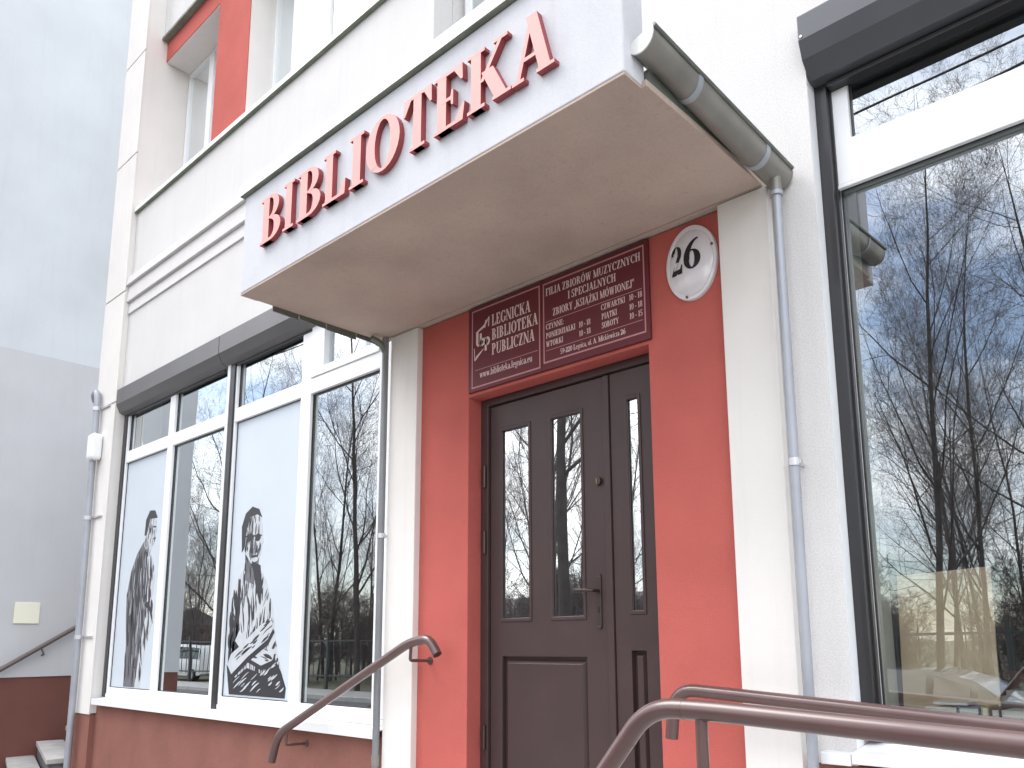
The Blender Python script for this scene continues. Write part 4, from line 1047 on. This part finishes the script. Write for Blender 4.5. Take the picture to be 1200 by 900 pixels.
def car(label, loc, rz, m_, van=False, group="cars parked across the road"):
    c = thing("parked_car", label, "car", loc, group)
    L_ = 4.3
    if van: st_ = [(-2.1, .35, .75, .76, .74, .62), (-2.05, .3, .9, 1.55, .8, .68), (-1.9, .28, 1.0, 1.82, .82, .70), (.45, .28, 1.0, 1.85, .84, .70), (1.05, .28, 1.0, 1.25, .84, .72), (1.15, .28, 1.0, 1.02, .84, .8), (1.95, .3, .85, .87, .8, .76), (2.1, .38, .62, .64, .7, .68)]
    else: st_ = [(-2.1, .40, .80, .82, .72, .66), (-1.95, .28, .92, .96, .8, .74), (-1.45, .26, .95, 1.28, .82, .62), (-.9, .26, .95, 1.42, .84, .60), (.3, .26, .94, 1.42, .84, .60), (1.0, .26, .92, 1.02, .84, .70), (1.25, .26, .90, .93, .84, .76), (1.95, .3, .76, .79, .78, .72), (2.12, .4, .6, .62, .68, .64)]
    mb = MB(); n = 8
    for x, zb, zt, zr, w, wr in st_:
        mb.v += [(x, -w * .92, zb), (x, -w, (zb + zt) / 2), (x, -w, zt), (x, -wr, zr), (x, wr, zr), (x, w, zt), (x, w, (zb + zt) / 2), (x, w * .92, zb)]
    for i in range(len(st_) - 1):
        for k in range(n):
            mb.f.append((i * n + k, i * n + (k + 1) % n, (i + 1) * n + (k + 1) % n, (i + 1) * n + k))
    mb.f.append(tuple(range(n))[::-1]); mb.f.append(tuple((len(st_) - 1) * n + k for k in range(n)))
    R = Matrix.Rotation(rz, 3, 'Z')
    def put(name, mb, m2, par, bev=0, sm=False):
        mb.v = [tuple(R @ Vector(v) + Vector(loc)) for v in mb.v]
        return obj(name, mb, m2, par, bev, sm)
    body = put("body", mb, m_, c, .07, True)
    for i in range(1, len(st_) - 1):
        x0, _, t0, q0, w0, r0 = st_[i]; x1, _, t1, q1, w1, r1 = st_[i + 1]
        if min(q0 - t0, q1 - t1) < .05 and max(q0 - t0, q1 - t1) < .2: continue
        for s in (-1, 1):
            g = []
            for (x, tz, q, w, r) in ((x0 + .05, t0, q0, w0, r0), (x1 - .05, t1, q1, w1, r1)):
                for f in (.14, .84):
                    g.append((x, s * ((w + (r - w) * f) + .012), tz + (q - tz) * f))
            put("window", MB().add(g, [(0, 2, 3, 1) if s < 0 else (0, 1, 3, 2)]), M['carglass'], c)
    a, b2 = (st_[3], st_[4]) if van else (st_[4], st_[5])
    put("windscreen", MB().add([(a[0] + .08, -a[5] + .06, a[3] - .03), (a[0] + .08, a[5] - .06, a[3] - .03), (b2[0] + .03, b2[5] - .05, b2[3] + .05), (b2[0] + .03, -b2[5] + .05, b2[3] + .05)], [(0, 3, 2, 1)]), M['carglass'], c)
    for x in (-1.35, 1.35):
        for s in (-1, 1):
            wv = put("wheel", MB().tube([(x, s * .70, .31), (x, s * .87, .31)], .31, 20), M['tyre'], c, 0, True)
            put("rim", MB().tube([(x, s * .872, .31), (x, s * .879, .31)], .19, 14), M['alu'], wv)
    for s in (-1, 1):
        put("headlight", MB().box(2.0, 2.09, s * .6 - .12, s * .6 + .12, .62, .74), M['lamp'], c, .02)
    return c
car("dark hatchback car parked by the road, its roof mirrored in the right window", (-4.6, -9.6, -.25), pi, mat("dark_car_paint", (.03, .035, .045), .2, coat=.8))
car("white van parked further along the road, mirrored small in the left window", (-43.5, -17.5, -.3), pi, M['carwhite'], True)
car("silver car parked beyond the white van across the road", (-52, -11.3, -.25), pi, M['carsilver'], False)

# overhead cables on two concrete poles
for z, sl, lbl in ((9.30, .033, "upper black cable sagging over the road, mirrored in the top right pane"), (8.86, .085, "lower black cable over the road, mirrored in the top right pane")):
    pts = [(-28 + i * 2.0, -8.0, z + .0030 * ((-28 + i * 2.0) + 3) ** 2 + sl * ((-28 + i * 2.0) + 3)) for i in range(23)]
    tag(obj("overhead_cable", MB().tube(pts, .018, 6), M['cable']), lbl, "cable", "overhead cables")
for x, lbl in ((-28, "concrete cable pole far left along the road"), (16, "concrete cable pole right of the library")):
    p = thing("cable_pole", lbl, "pole", (x, -8, 0), "concrete cable poles")
    obj("shaft", MB().tube([(x, -8, -.25), (x, -8, 12.5)], .16, 12, True, .1), M['pole'], p, smooth=True)
    obj("crossarm", MB().box(x - .05, x + .05, -8.8, -7.2, 11.6, 11.72), M['fence'], p)

def house(name, label, x0, x1, y0, y1, h, m_):
    hs = thing(name, label, "house", ((x0 + x1) / 2, (y0 + y1) / 2, 0))
    obj("wall", MB().box(x0, x1, y0, y1, -.3, h), m_, hs)
    obj("roof", MB().add([(x0 - .4, y0 - .4, h), (x1 + .4, y0 - .4, h), (x1 + .4, y1 + .4, h), (x0 - .4, y1 + .4, h), (x0 - .4, (y0 + y1) / 2, h + 1.6), (x1 + .4, (y0 + y1) / 2, h + 1.6)],
                         [(0, 1, 5, 4), (2, 3, 4, 5), (0, 4, 3), (1, 2, 5), (0, 3, 2, 1)]), M['roof'], hs)
    n = max(2, int((x1 - x0) / 2.4))
    for i in range(n):
        cx = x0 + (i + .5) * (x1 - x0) / n
        w = obj("window", MB().panel(cx - .55, cx + .55, 1.0, 2.3, [(cx - .47, cx - .03, 1.08, 2.22), (cx + .03, cx + .47, 1.08, 2.22)], y1 + .005, y1 + .06), M['pvc'], hs)
        obj("pane", MB().box(cx - .5, cx + .5, y1 + .02, y1 + .03, 1.05, 2.25), M['carglass'], w)
house("cottage", "low blue-grey cottage across the road, mirrored at the foot of the door glass", -37, -25, -36, -30, 2.6, M['bluewall'])
house("cottage", "ochre cottage among the trees, mirrored in the left window", -84, -72, -34, -27, 3.2, M['ochre'])
